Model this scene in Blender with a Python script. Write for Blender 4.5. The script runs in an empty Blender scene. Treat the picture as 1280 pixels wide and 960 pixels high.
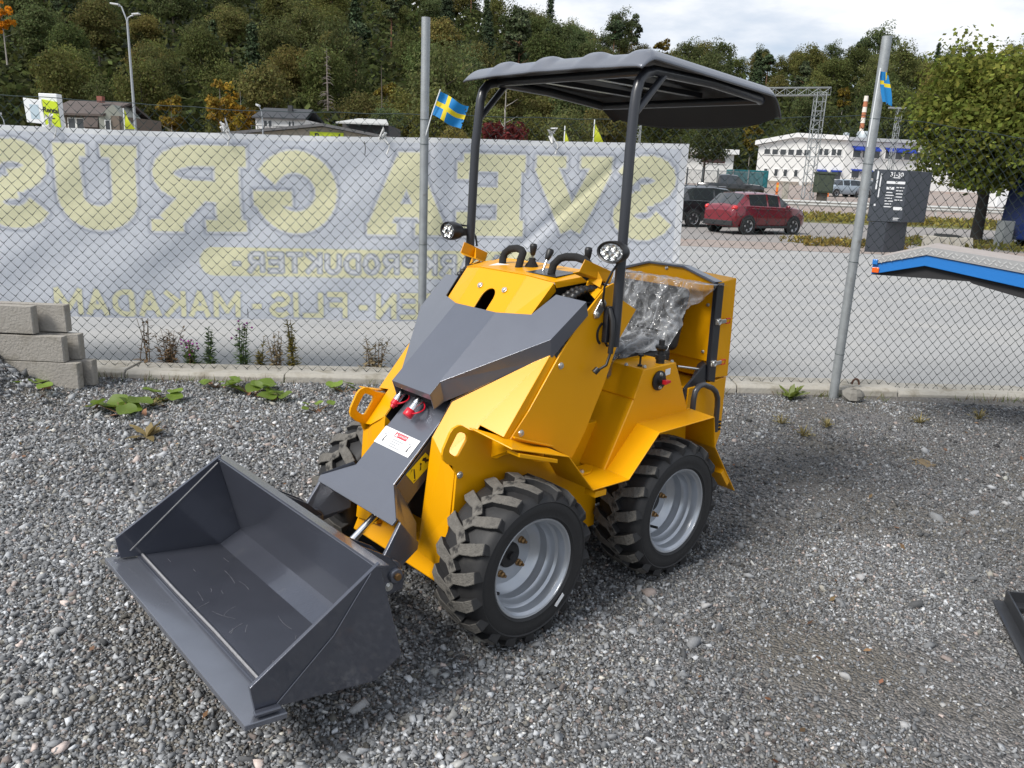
import bpy, bmesh, math, random
import numpy as np
from math import sin, cos, pi, radians, sqrt, exp, atan2
from mathutils import Vector, Matrix, Euler
random.seed(7); RNG = np.random.default_rng(7)
SC = bpy.context.scene
COL = SC.collection

# ------------------------------------------------------------------ camera
cam = bpy.data.cameras.new('camera'); cam_o = bpy.data.objects.new('camera', cam); COL.objects.link(cam_o)
PITCH, ROLL, CAMH = radians(14.67), .0434, 1.551
r0 = Vector((1, 0, 0)); u0 = Vector((0, sin(PITCH), cos(PITCH))); fw = Vector((0, cos(PITCH), -sin(PITCH)))
rt = cos(ROLL)*r0 + sin(ROLL)*u0; up = -sin(ROLL)*r0 + cos(ROLL)*u0
m = Matrix((rt, up, -fw)).transposed().to_4x4(); m.translation = (0, 0, CAMH); cam_o.matrix_world = m
cam.sensor_width = 36; cam.lens = 27.8; cam.clip_start = .05; cam.clip_end = 3000
SC.camera = cam_o

# ------------------------------------------------------------------ light
SUN_EL, SUN_AZ = radians(46), radians(232)          # azimuth clockwise from +Y
W = bpy.data.worlds.new('World'); SC.world = W; W.use_nodes = True
nt = W.node_tree; nt.nodes.clear()
def N(t, typ, **k):
    n = t.nodes.new(typ)
    for a, b in k.items():
        if a.startswith('in_'):
            key = a[3:]; n.inputs[int(key) if key.isdigit() else key.replace('_', ' ')].default_value = b
        else: setattr(n, a, b)
    return n
out = N(nt, 'ShaderNodeOutputWorld'); mixs = N(nt, 'ShaderNodeMixShader')
sky = N(nt, 'ShaderNodeTexSky', sky_type='NISHITA', sun_disc=False, sun_elevation=SUN_EL, sun_rotation=SUN_AZ)
b1 = N(nt, 'ShaderNodeBackground', in_Strength=.10); b2 = N(nt, 'ShaderNodeBackground', in_Strength=.80)
tc = N(nt, 'ShaderNodeTexCoord'); mp = N(nt, 'ShaderNodeMapping'); mp.inputs['Scale'].default_value = (1.3, 1.3, 4.2)
nz = N(nt, 'ShaderNodeTexNoise', in_Scale=2.6, in_Detail=7, in_Roughness=.55)
rp = N(nt, 'ShaderNodeValToRGB'); rp.color_ramp.elements[0].position = .34; rp.color_ramp.elements[0].color = (.62, .62, .62, 1)
rp.color_ramp.elements[1].position = .56; rp.color_ramp.elements[1].color = (1, 1, 1, 1)
rc = N(nt, 'ShaderNodeValToRGB'); rc.color_ramp.elements[0].position = .42; rc.color_ramp.elements[0].color = (.56, .63, .74, 1)
rc.color_ramp.elements[1].position = .62; rc.color_ramp.elements[1].color = (.93, .95, .98, 1)
nt.links.new(tc.outputs['Generated'], mp.inputs[0]); nt.links.new(mp.outputs[0], nz.inputs['Vector'])
nt.links.new(nz.outputs['Fac'], rp.inputs[0]); nt.links.new(nz.outputs['Fac'], rc.inputs[0])
nt.links.new(sky.outputs[0], b1.inputs[0]); nt.links.new(rc.outputs[0], b2.inputs[0])
nt.links.new(rp.outputs[0], mixs.inputs[0]); nt.links.new(b1.outputs[0], mixs.inputs[1]); nt.links.new(b2.outputs[0], mixs.inputs[2])
nt.links.new(mixs.outputs[0], out.inputs[0])
sl = bpy.data.lights.new('sun', 'SUN'); sl.energy = 3.0; sl.angle = radians(20); sl.color = (1, .96, .9)
so = bpy.data.objects.new('sun', sl); COL.objects.link(so)
sd = Vector((sin(SUN_AZ)*cos(SUN_EL), cos(SUN_AZ)*cos(SUN_EL), sin(SUN_EL)))
so.rotation_euler = sd.to_track_quat('Z', 'Y').to_euler()
SC.view_settings.view_transform = 'Standard'; SC.view_settings.look = 'None'
SC.view_settings.exposure = .52; SC.view_settings.gamma = 1.0

# ------------------------------------------------------------------ materials
MATS = {}
def M(name, col, rough=.5, metal=0., coat=0., coat_r=.1, var=0., vs=8., bump=0., bs=60., spec=.5, attr=None, rnd=0., detail=4., trans=0., hue=0., emit=None, dirt=None, dirt_lo=.5, dirt_hi=.7, ds=6.):
    if name in MATS: return MATS[name]
    mt = bpy.data.materials.new(name); mt.use_nodes = True; t = mt.node_tree; t.nodes.clear()
    o = N(t, 'ShaderNodeOutputMaterial'); p = N(t, 'ShaderNodeBsdfPrincipled')
    p.inputs['Roughness'].default_value = rough; p.inputs['Metallic'].default_value = metal
    p.inputs['Coat Weight'].default_value = coat; p.inputs['Coat Roughness'].default_value = coat_r
    p.inputs['Specular IOR Level'].default_value = spec
    tcn = N(t, 'ShaderNodeTexCoord')
    src = None
    if attr:
        an = N(t, 'ShaderNodeAttribute', attribute_name=attr); src = an.outputs['Color']
    else:
        rg = N(t, 'ShaderNodeRGB'); rg.outputs[0].default_value = (*col, 1); src = rg.outputs[0]
    def mul(src, fac_out, lo, hi):
        mr = N(t, 'ShaderNodeMapRange', in_3=lo, in_4=hi); t.links.new(fac_out, mr.inputs[0])
        vm = N(t, 'ShaderNodeVectorMath', operation='SCALE'); t.links.new(src, vm.inputs[0]); t.links.new(mr.outputs[0], vm.inputs['Scale'])
        return vm.outputs[0]
    if var:
        n1 = N(t, 'ShaderNodeTexNoise', in_Scale=vs, in_Detail=detail, in_Roughness=.6); t.links.new(tcn.outputs['Object'], n1.inputs['Vector'])
        src = mul(src, n1.outputs['Fac'], 1-var*1.6, 1+var*1.6)
    if rnd:
        oi = N(t, 'ShaderNodeObjectInfo'); src = mul(src, oi.outputs['Random'], 1-rnd, 1+rnd)
    if hue:
        oi2 = N(t, 'ShaderNodeObjectInfo'); mh = N(t, 'ShaderNodeMix', data_type='RGBA'); tint = N(t, 'ShaderNodeVectorMath', operation='MULTIPLY'); tint.inputs[1].default_value = (1+hue, 1+hue*.15, 1-hue*.5)
        mm_ = N(t, 'ShaderNodeMath', operation='FRACT'); m7 = N(t, 'ShaderNodeMath', operation='MULTIPLY', in_1=7.3); t.links.new(oi2.outputs['Random'], m7.inputs[0]); t.links.new(m7.outputs[0], mm_.inputs[0])
        t.links.new(src, tint.inputs[0]); t.links.new(mm_.outputs[0], mh.inputs[0]); t.links.new(src, mh.inputs[6]); t.links.new(tint.outputs[0], mh.inputs[7]); src = mh.outputs[2]
    if dirt:
        n3 = N(t, 'ShaderNodeTexNoise', in_Scale=ds, in_Detail=6, in_Roughness=.65); t.links.new(tcn.outputs['Object'], n3.inputs['Vector'])
        mr = N(t, 'ShaderNodeMapRange', in_1=dirt_lo, in_2=dirt_hi); t.links.new(n3.outputs['Fac'], mr.inputs[0])
        mx = N(t, 'ShaderNodeMix', data_type='RGBA'); t.links.new(mr.outputs[0], mx.inputs[0]); t.links.new(src, mx.inputs[6]); mx.inputs[7].default_value = (*dirt, 1)
        src = mx.outputs[2]
    t.links.new(src, p.inputs['Base Color'])
    if bump:
        n2 = N(t, 'ShaderNodeTexNoise', in_Scale=bs, in_Detail=5, in_Roughness=.6); t.links.new(tcn.outputs['Object'], n2.inputs['Vector'])
        bn = N(t, 'ShaderNodeBump', in_Strength=bump, in_Distance=.01); t.links.new(n2.outputs['Fac'], bn.inputs['Height']); t.links.new(bn.outputs[0], p.inputs['Normal'])
    if emit:
        p.inputs['Emission Color'].default_value = (*emit, 1); p.inputs['Emission Strength'].default_value = 1
    res = p.outputs[0]
    if trans:
        tr = N(t, 'ShaderNodeBsdfTranslucent'); t.links.new(src, tr.inputs[0]); ms = N(t, 'ShaderNodeMixShader'); ms.inputs[0].default_value = trans
        t.links.new(res, ms.inputs[1]); t.links.new(tr.outputs[0], ms.inputs[2]); res = ms.outputs[0]
    t.links.new(res, o.inputs[0]); MATS[name] = mt
    return mt

# ------------------------------------------------------------------ mesh helpers
class B:
    def __init__(s): s.v = []; s.f = []
    def add(s, vs, fs):
        o = len(s.v); s.v += [tuple(v) for v in vs]; s.f += [tuple(i+o for i in f) for f in fs]; return s
    def prism(s, poly, vec):
        n = len(poly); P = [Vector(p) for p in poly]; Q = [p+Vector(vec) for p in P]
        nrm = Vector((0, 0, 0))
        for i in range(n): nrm += P[i].cross(P[(i+1) % n])
        f = [tuple(range(n)), tuple(range(2*n-1, n-1, -1))] + [(i, n+i, n+(i+1) % n, (i+1) % n) for i in range(n)]
        if nrm.dot(Vector(vec)) > 0: f = [tuple(reversed(q)) for q in f]
        return s.add(P+Q, f)
    def box(s, c, d, R=None):
        x, y, z = [k/2 for k in d]; P = [Vector((a, b, e)) for a in (-x, x) for b in (-y, y) for e in (-z, z)]
        if R is not None: P = [R @ p for p in P]
        c = Vector(c)
        return s.add([p+c for p in P], [(0, 1, 3, 2), (4, 6, 7, 5), (0, 4, 5, 1), (2, 3, 7, 6), (0, 2, 6, 4), (1, 5, 7, 3)])
    def tube(s, pts, r, n=8, closed=False, cap=True):
        P = [Vector(p) for p in pts]; k = len(P); R = r if isinstance(r, (list, tuple)) else [r]*k
        vs = []; ref = None
        for i in range(k):
            a = P[(i-1) % k] if (closed or i > 0) else P[i]; b = P[(i+1) % k] if (closed or i < k-1) else P[i]
            tn = (b-a).normalized()
            if ref is None: ref = Vector((0, 0, 1)) if abs(tn.z) < .9 else Vector((1, 0, 0))
            u = (ref - tn*ref.dot(tn)).normalized(); w = tn.cross(u); ref = u
            vs += [P[i] + R[i]*(cos(2*pi*j/n)*u + sin(2*pi*j/n)*w) for j in range(n)]
        fs = []
        for i in range(k if closed else k-1):
            i2 = (i+1) % k
            fs += [(i*n+j, i*n+(j+1) % n, i2*n+(j+1) % n, i2*n+j) for j in range(n)]
        if cap and not closed: fs += [tuple(range(n-1, -1, -1)), tuple(range((k-1)*n, k*n))]
        return s.add(vs, fs)
    def lathe(s, prof, c=(0, 0, 0), n=32, axis='y', closed=False):
        vs = []; k = len(prof); c = Vector(c)
        for j in range(n):
            a = 2*pi*j/n
            for r, h in prof:
                if axis == 'y': vs.append(c+Vector((r*cos(a), h, r*sin(a))))
                elif axis == 'z': vs.append(c+Vector((r*cos(a), r*sin(a), h)))
                else: vs.append(c+Vector((h, r*cos(a), r*sin(a))))
        fs = []
        for j in range(n):
            j2 = (j+1) % n
            for i in range(k if closed else k-1):
                i2 = (i+1) % k; q = (j*k+i, j*k+i2, j2*k+i2, j2*k+i)
                fs.append(q if axis == 'y' else tuple(reversed(q)))
        return s.add(vs, fs)
    def ellipsoid(s, c, r, n=12, m=8, R=None):
        vs = []; c = Vector(c)
        for i in range(m+1):
            t = pi*i/m
            for j in range(n):
                p = Vector((r[0]*sin(t)*cos(2*pi*j/n), r[1]*sin(t)*sin(2*pi*j/n), r[2]*cos(t)))
                vs.append(c + (R @ p if R is not None else p))
        fs = [(i*n+j, (i+1)*n+j, (i+1)*n+(j+1) % n, i*n+(j+1) % n) for i in range(m) for j in range(n)]
        return s.add(vs, fs)
    def mesh(s, name, mat, smooth=None):
        me = bpy.data.meshes.new(name); me.from_pydata(s.v, [], s.f); me.validate()
        if mat: me.materials.append(mat)
        if smooth is not None:
            me.shade_smooth(); me.set_sharp_from_angle(angle=radians(smooth))
        return me
    def build(s, name, mat, parent=None, smooth=None, bevel=0., solid=0., seg=2, off=-1):
        me = s.mesh(name, mat, smooth)
        return link(name, me, parent, bevel, solid, seg, off)
def link(name, me, parent=None, bevel=0., solid=0., seg=2, off=-1):
    o = bpy.data.objects.new(name, me); COL.objects.link(o)
    if parent: o.parent = parent
    if solid:
        md = o.modifiers.new('solid', 'SOLIDIFY'); md.thickness = solid; md.offset = off
    if bevel:
        md = o.modifiers.new('bevel', 'BEVEL'); md.width = bevel; md.segments = seg; md.limit_method = 'ANGLE'; md.angle_limit = radians(25)
    return o
def tag(o, label=None, cat=None, group=None, kind=None):
    for k, v in (('label', label), ('category', cat), ('group', group), ('kind', kind)):
        if v: o[k] = v
    return o
def empty(name, loc=(0, 0, 0), rot=(0, 0, 0), parent=None):
    o = bpy.data.objects.new(name, None); COL.objects.link(o); o.location = loc; o.rotation_euler = rot; o.empty_display_size = .1
    if parent: o.parent = parent
    return o
def copy_tree(o, parent=None):
    c = o.copy(); COL.objects.link(c)
    if parent: c.parent = parent
    for ch in list(o.children): copy_tree(ch, c)
    return c
def text(s, name, size, mat, parent=None, bold=0., ext=.001, align='CENTER', space=1.0):
    cu = bpy.data.curves.new(name, 'FONT'); cu.body = s; cu.size = size; cu.extrude = ext; cu.offset = bold; cu.align_x = align; cu.align_y = 'CENTER'; cu.space_character = space
    cu.resolution_u = 3; cu.materials.append(mat)
    tmp = bpy.data.objects.new('tmp', cu); COL.objects.link(tmp)
    me = bpy.data.meshes.new_from_object(tmp.evaluated_get(bpy.context.evaluated_depsgraph_get()))
    bpy.data.objects.remove(tmp); me.name = name
    return link(name, me, parent)
def frame(o, loc, xdir, ydir):
    x = Vector(xdir).normalized(); y = Vector(ydir); y = (y-x*y.dot(x)).normalized(); z = x.cross(y)
    mm = Matrix((x, y, z)).transposed().to_4x4(); mm.translation = loc; o.matrix_local = mm; return o
def np_mesh(name, V, F, mat, col=None, smooth=False):
    me = bpy.data.meshes.new(name); k = F.shape[1]
    me.vertices.add(len(V)); me.vertices.foreach_set('co', V.astype(np.float32).ravel())
    me.loops.add(F.size); me.loops.foreach_set('vertex_index', F.astype(np.int32).ravel())
    me.polygons.add(len(F)); me.polygons.foreach_set('loop_start', np.arange(0, F.size, k, dtype=np.int32))
    me.update(calc_edges=True); me.materials.append(mat)
    if col is not None:
        a = me.attributes.new('Col', 'FLOAT_COLOR', 'POINT'); c4 = np.ones((len(V), 4), np.float32); c4[:, :3] = col; a.data.foreach_set('color', c4.ravel())
    if smooth: me.shade_smooth()
    return me
def vnoise(x, y, s, seed=0):
    g = np.random.default_rng(seed).random((64, 64)); X = np.asarray(x)*s; Y = np.asarray(y)*s
    i = np.floor(X).astype(int); j = np.floor(Y).astype(int); fx = X-i; fy = Y-j; fx = fx*fx*(3-2*fx); fy = fy*fy*(3-2*fy)
    a = g[i % 64, j % 64]; b = g[(i+1) % 64, j % 64]; c = g[i % 64, (j+1) % 64]; d = g[(i+1) % 64, (j+1) % 64]
    return (a*(1-fx)+b*fx)*(1-fy)+(c*(1-fx)+d*fx)*fy
def sstep(a, b, x):
    t = np.clip((np.asarray(x, float)-a)/(b-a), 0, 1); return t*t*(3-2*t)

# ------------------------------------------------------------------ terrain
RIDGE_U = [-2, -.35, -.1, .06, .16, .25, .36, .46, .56, .66, .9, 2]
RIDGE_Z = [50, 52, 38, 28.0, 25.5, 23.5, 26.5, 23.5, 27, 36.5, 44, 40]
def fence_y(x): return 5.95+.075*x
def ground_z(x, y):
    x = np.asarray(x, float); y = np.asarray(y, float)
    z = np.interp(y, [-50, 7, 12, 20, 30, 36, 45, 82, 110, 400], [0, 0, -.03, -.10, -.15, -.10, .15, 1.0, 2.1, 3.0])
    y0 = 95+35*sstep(-5, 25, x); t = np.clip((y-y0)/(228-y0), 0, 1)
    z = z + np.interp(x/225, RIDGE_U, RIDGE_Z)*(.35*t+.65*t*t*(3-2*t))
    yard = 1-sstep(5.4, 5.7, y-.075*x)
    z = z + yard*((vnoise(x+40, y+40, 1.1, 3)-.5)*.035+(vnoise(x+40, y+40, 3.3, 4)-.5)*.012)
    for cx_, cy_ in ((.033, 2.474), (-.521, 3.065), (.614, 3.018), (.06, 3.609)): z = z+.022*np.exp(-((x-cx_)**2+(y-cy_)**2)/.028)
    z = z + .62*np.exp(-(((x+3.98)/.52)**2+((y-5.0)/.62)**2))
    return z
# ------------------------------------------------------------------ ground sheet
def gravel_mat():
    mt = bpy.data.materials.new('gravel_ground'); mt.use_nodes = True; t = mt.node_tree; p = t.nodes['Principled BSDF']; p.inputs['Roughness'].default_value = .9
    g = N(t, 'ShaderNodeTexCoord'); vo = N(t, 'ShaderNodeTexVoronoi', in_Scale=85.); vo2 = N(t, 'ShaderNodeTexNoise', in_Scale=1.3, in_Detail=5)
    cr = N(t, 'ShaderNodeValToRGB'); e = cr.color_ramp.elements; e[0].color = (.075, .074, .074, 1); e[1].color = (.25, .24, .235, 1); e[1].position = .9
    sx = N(t, 'ShaderNodeSeparateColor'); mr = N(t, 'ShaderNodeMapRange', in_1=.46, in_2=.62, in_4=.75); mx = N(t, 'ShaderNodeMix', data_type='RGBA'); mx.inputs[7].default_value = (.15, .135, .112, 1)
    bp = N(t, 'ShaderNodeBump', in_Strength=1., in_Distance=.02); bp.invert = True
    for a, b in ((g.outputs['Object'], vo.inputs['Vector']), (g.outputs['Object'], vo2.inputs['Vector']), (vo.outputs['Color'], sx.inputs[0]), (sx.outputs[0], cr.inputs[0]), (vo2.outputs['Fac'], mr.inputs[0]),
                 (mr.outputs[0], mx.inputs[0]), (cr.outputs[0], mx.inputs[6]), (mx.outputs[2], p.inputs['Base Color']), (vo.outputs['Distance'], bp.inputs['Height']), (bp.outputs[0], p.inputs['Normal'])): t.links.new(a, b)
    return mt
def grid_sheet(name, xs, ys, mat, dz=0., fn=ground_z, kind='structure', warp=None):
    X, Y = np.meshgrid(xs, ys); 
    if warp: X, Y = warp(X, Y)
    Z = fn(X, Y)+dz; V = np.stack([X, Y, Z], -1).reshape(-1, 3); nx, ny = len(xs), len(ys)
    i = np.arange(nx-1)[None, :]+nx*np.arange(ny-1)[:, None]; F = np.stack([i, i+1, i+1+nx, i+nx], -1).reshape(-1, 4)
    o = link(name, np_mesh(name, V, F, mat, smooth=True)); tag(o, kind=kind); return o
M_soil = M('hill_soil', (.016, .024, .008), .95, var=.3, vs=.4, bump=.6, bs=3)
gx = np.concatenate([np.linspace(-1500, -210, 12), np.linspace(-180, -12, 60), np.linspace(-8, 8, 9), np.linspace(12, 180, 60), np.linspace(210, 1500, 12)])
gy = np.concatenate([np.linspace(-60, -2, 6), [2, 6, 7, 9, 12, 16, 20, 26, 34, 45, 60, 75, 82, 90], np.linspace(95, 240, 50), [300, 600, 1500]])
grid_sheet('ground', gx, gy, M_soil, -.12)
grid_sheet('gravel_yard', np.linspace(-7, 7, 171), np.linspace(-2, 5.82, 100), gravel_mat(), 0, warp=lambda X, Y: (X, Y+.075*X*(Y > 5.0)*(Y-5.0)/.82))

# loose crushed stones that lie on the yard
def hull_base(n):
    if n == 12:
        ph = (1+5**.5)/2; v = np.array([(-1, ph, 0), (1, ph, 0), (-1, -ph, 0), (1, -ph, 0), (0, -1, ph), (0, 1, ph), (0, -1, -ph), (0, 1, -ph), (ph, 0, -1), (ph, 0, 1), (-ph, 0, -1), (-ph, 0, 1)])/1.9
        f = np.array([(0, 11, 5), (0, 5, 1), (0, 1, 7), (0, 7, 10), (0, 10, 11), (1, 5, 9), (5, 11, 4), (11, 10, 2), (10, 7, 6), (7, 1, 8), (3, 9, 4), (3, 4, 2), (3, 2, 6), (3, 6, 8), (3, 8, 9), (4, 9, 5), (2, 4, 11), (6, 2, 10), (8, 6, 7), (9, 8, 1)])
    elif n == 6:
        v = np.array([(1, 0, 0), (0, 1, 0), (-1, 0, 0), (0, -1, 0), (0, 0, 1), (0, 0, -1)])*1.0; f = np.array([(0, 1, 4), (1, 2, 4), (2, 3, 4), (3, 0, 4), (1, 0, 5), (2, 1, 5), (3, 2, 5), (0, 3, 5)])
    else:
        v = np.array([(a, b, c) for a in (-1, 1) for b in (-1, 1) for c in (-1, 1)])*.62
        f = np.array([(0, 1, 3), (0, 3, 2), (4, 6, 7), (4, 7, 5), (0, 4, 5), (0, 5, 1), (2, 3, 7), (2, 7, 6), (0, 2, 6), (0, 6, 4), (1, 5, 7), (1, 7, 3)])
    return v, f
def stones(name, P, size, n, col, seed, jit=.30):
    rg = np.random.default_rng(seed); k = len(P); v, f = hull_base(n)
    a = v[None]*(1+rg.uniform(-jit, jit, (k, n, 1)))+rg.normal(0, .15, (k, n, 3))
    a *= (size[:, None]*np.stack([rg.uniform(.85, 1.6, k), rg.uniform(.65, 1.1, k), rg.uniform(.35, .8, k)], -1))[:, None, :]
    q = rg.normal(0, 1, (k, 4)); q[:, 1:3] *= .45; q /= np.linalg.norm(q, axis=1, keepdims=True); w, x, y, z = q.T
    w, z = z, w
    Rm = np.stack([1-2*(y*y+z*z), 2*(x*y-z*w), 2*(x*z+y*w), 2*(x*y+z*w), 1-2*(x*x+z*z), 2*(y*z-x*w), 2*(x*z-y*w), 2*(y*z+x*w), 1-2*(x*x+y*y)], -1).reshape(k, 3, 3)
    V = np.einsum('kij,knj->kni', Rm, a)+P[:, None, :]
    F = (f[None]+(np.arange(k)*n)[:, None, None]).reshape(-1, 3)
    o = link(name, np_mesh(name, V.reshape(-1, 3), F, M('loose_stone', (.2, .2, .2), .85, attr='Col', var=.22, vs=160., detail=3), np.repeat(col, n, 0)))
    return tag(o, kind='stuff')
def stone_cols(k, rg):
    g = np.clip(rg.lognormal(np.log(.185), .52, k), .04, .55); c = np.stack([g*.97, g, g*1.035], -1)
    t = rg.random(k); c[t < .07] *= (1.25, 1.02, .9); c[(t > .07) & (t < .12)] *= (1.55, 1.5, 1.4); c[(t > .12) & (t < .18)] *= (1.08, 1.0, .85)
    return np.clip(c, .03, .62)
def yard_points(k, rg, y0, y1):
    y = y0+(y1-y0)*rg.random(k*2); x = rg.uniform(-1, 1, k*2)*(.72*y1+.55); keep = (np.abs(x) < .72*y+.5) & (y < fence_y(x)-.16); x, y = x[keep][:k], y[keep][:k]
    return x, y
def lay(name, k, y0, y1, n, s0, sg, seed, thin):
    rg = np.random.default_rng(seed); x, y = yard_points(k, rg, y0, y1)
    patch = vnoise(x+40, y+40, .9, 11)*.65+vnoise(x+40, y+40, 2.6, 12)*.35; coarse = sstep(1.2, -.8, x-.12*y)*.75+.25
    keep = rg.random(len(x)) < 1-thin*sstep(.52, .72, patch)*(1.1-.5*coarse); x, y, c2 = x[keep], y[keep], coarse[keep]
    s = np.clip(rg.lognormal(np.log(s0), sg, len(x)), .004, .024)*(.72+.42*c2)
    mound = np.exp(-(((x+3.98)/.52)**2+((y-5.0)/.62)**2)) > .1; s[mound] *= 1.55
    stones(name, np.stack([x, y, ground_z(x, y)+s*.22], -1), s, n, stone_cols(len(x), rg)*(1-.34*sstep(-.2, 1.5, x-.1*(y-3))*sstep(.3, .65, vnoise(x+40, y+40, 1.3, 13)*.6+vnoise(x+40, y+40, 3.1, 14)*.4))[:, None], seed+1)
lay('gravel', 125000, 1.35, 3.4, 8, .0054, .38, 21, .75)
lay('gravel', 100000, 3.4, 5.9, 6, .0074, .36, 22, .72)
rg = np.random.default_rng(41); kk = 34000; y = rg.uniform(1.4, 5.7, kk); x = np.where(rg.random(kk) < .5, -1, 1)*(.72*y+.45+1.5*rg.random(kk)); kp = y < fence_y(x)-.16; x, y = x[kp], y[kp]; s_ = np.clip(rg.lognormal(np.log(.0085), .35, len(x)), .004, .02)
stones('gravel', np.stack([x, y, ground_z(x, y)+s_*.22], -1), s_, 6, stone_cols(len(x), rg)*.85, 45)
rg = np.random.default_rng(5); x, y = yard_points(260, rg, 1.4, 5.6); lay_s = np.clip(rg.lognormal(np.log(.019), .25, len(x)), .012, .034)
stones('gravel', np.stack([x, y, ground_z(x, y)+lay_s*.2], -1), lay_s, 12, np.clip(stone_cols(len(x), rg), .06, .33), 77, .34)

# ------------------------------------------------------------------ kerb under the fence
M_conc = M('old_concrete', (.36, .34, .30), .9, var=.18, vs=7, bump=.5, bs=45, dirt=(.17, .15, .11), ds=7, dirt_lo=.48, dirt_hi=.72)
kerb = tag(empty('kerb'), kind='structure')
xk = [-5.2, -4.0, -2.85, -1.7, -.55, .6, 1.75, 3.05, 4.2, 5.4]
for i in range(len(xk)-1):
    a, b = xk[i]+.004, xk[i+1]-.004; dz = [0, .01, 0, .008, 0, .006, .012, -.012, -.02][i]
    ya, yb = fence_y(a), fence_y(b)
    q = [(a, ya-.15, -.1), (b, yb-.15, -.1), (b, yb-.14, .065+dz), (b, yb-.12, .085+dz), (a, ya-.12, .085+dz), (a, ya-.14, .065+dz)]
    bb = B().prism([(a, ya-.13, -.1), (a, ya-.125, .030+dz), (a, ya-.10, .052+dz), (a, ya+.16, .055+dz), (a, ya+.16, -.1)], (b-a, yb-ya, 0))
    bb.build('kerb_stone', M_conc, kerb, bevel=.006)

# ------------------------------------------------------------------ chain link fence
M_wire = M('green_coated_wire', (.016, .032, .032), .5, var=.15, vs=30)
M_galv = M('galvanised_steel', (.33, .35, .36), .55, metal=.55, var=.2, vs=14, bump=.15, bs=120, dirt=(.2, .19, .17), dirt_lo=.6, dirt_hi=.75, ds=9)
fence = tag(empty('chain_link_fence', (0, 5.95, 0), (0, 0, math.atan(.075))), 'green plastic coated chain link fence with two galvanised posts behind the loader', 'fence')
FT = [(-6, 1.945), (-3.6, 1.943), (-1.9, 1.915), (-1.2, 1.935), (.7, 1.976), (1.9, 2.045), (2.5, 2.09), (2.9, 2.07), (3.75, 1.985), (6, 1.95)]
def fence_top(x): return float(np.interp(x, [a for a, b in FT], [b for a, b in FT]))
cw, ch = .0405, .0432; nrow = 46; V = []; F = []
x = -5.2; wi = 0; rg = np.random.default_rng(9)
offs = {}
def node(i, j):
    if (i, j) not in offs: offs[(i, j)] = rg.normal(0, .0022, 2)
    return offs[(i, j)]
nw = int(10.4/cw)
tri = [(cos(a)*.0029, sin(a)*.0029) for a in (pi/2, pi/2+2.094, pi/2+4.189)]
for i in range(nw):
    xb = -5.2+i*cw
    base = len(V)
    for j in range(nrow+1):
        right = (j+i) % 2; xx = xb+(cw if right else 0); nd = node(i+right, j); sag = .012*sin(xx*1.7)*sin(j*pi/nrow)+.02*sin(xx*.6+1)*sin(j*pi/nrow)
        zz = .02+(fence_top(xx)-.02)*j/nrow; yy = (.0018 if right else -.0018)+sag
        px = xx+nd[0]+.015*sin(j*.12+xx*.9)
        for (u, w) in tri: V.append((px+w*.75, yy+u, zz+nd[1]+w*.75*(1 if right else -1)))
    for j in range(nrow):
        for q in range(3):
            a = base+j*3+q; b_ = base+j*3+(q+1) % 3; F.append((a, b_, b_+3, a+3))
me = np_mesh('wire_mesh', np.array(V), np.array(F), M_wire); tag(link('wire_mesh', me, fence), kind='stuff')
B().tube([(a*.1, 0, fence_top(a*.1)+.004+.003*sin(a*1.3)) for a in range(-52, 53)], .0026, 6).build('top_wire', M_wire, fence, smooth=60)
for px, zt, rr in ((-.70, 2.575, .03), (2.485, 2.60, .034)):
    bb = B().tube([(px, -.065 if px < 0 else -.20, -.15), (px, -.065 if px < 0 else -.20, zt)], rr, 20); bb.build('post', M_galv, fence, smooth=50)
    w = B()
    for zz in (.35, 1.05, 1.75, fence_top(px)-.03):
        yy = -.065 if px < 0 else -.20
        w.tube([(px+rr*1.05*cos(a), yy+rr*1.05*sin(a), zz+.004*sin(a)) for a in np.linspace(0, 2*pi, 14)], .0016, 5); w.tube([(px, yy+rr, zz), (px+.02, 0, zz+.01)], .0016, 5)
    w.build('tie_wire', M_wire, fence)
# small rusty lifting eye in the kerb and a stone by the post
B().tube([(2.70+.028*cos(a), 6.05, .085+.045*sin(a)) for a in np.linspace(0, pi, 10)], .008, 8).build('lifting_eye', M('rusty_iron', (.09, .045, .03), .9, var=.3, vs=60), smooth=60)
tag(bpy.data.objects['lifting_eye'], 'small rusty iron lifting eye on the kerb right of the grey post', 'lifting eye')

# ------------------------------------------------------------------ banner on the far side of the fence (seen from its back, lettering reversed)
def seg_box(P, a, b, w, ext):
    a = np.array(a, float); b = np.array(b, float); d = b-a; L = np.hypot(*d); d /= max(L, 1e-9); q = P-(a+b)/2
    al = np.abs(q@d)-L/2-ext; ac = np.abs(q@np.array([-d[1], d[0]]))-w
    return np.minimum(np.maximum(al, ac), 0)+np.hypot(np.maximum(al, 0), np.maximum(ac, 0))
def arc(cx, cy, rx, ry, a0, a1, n=14): return [(cx+rx*cos(radians(a)), cy+ry*sin(radians(a))) for a in np.linspace(a0, a1, n)]
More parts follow.
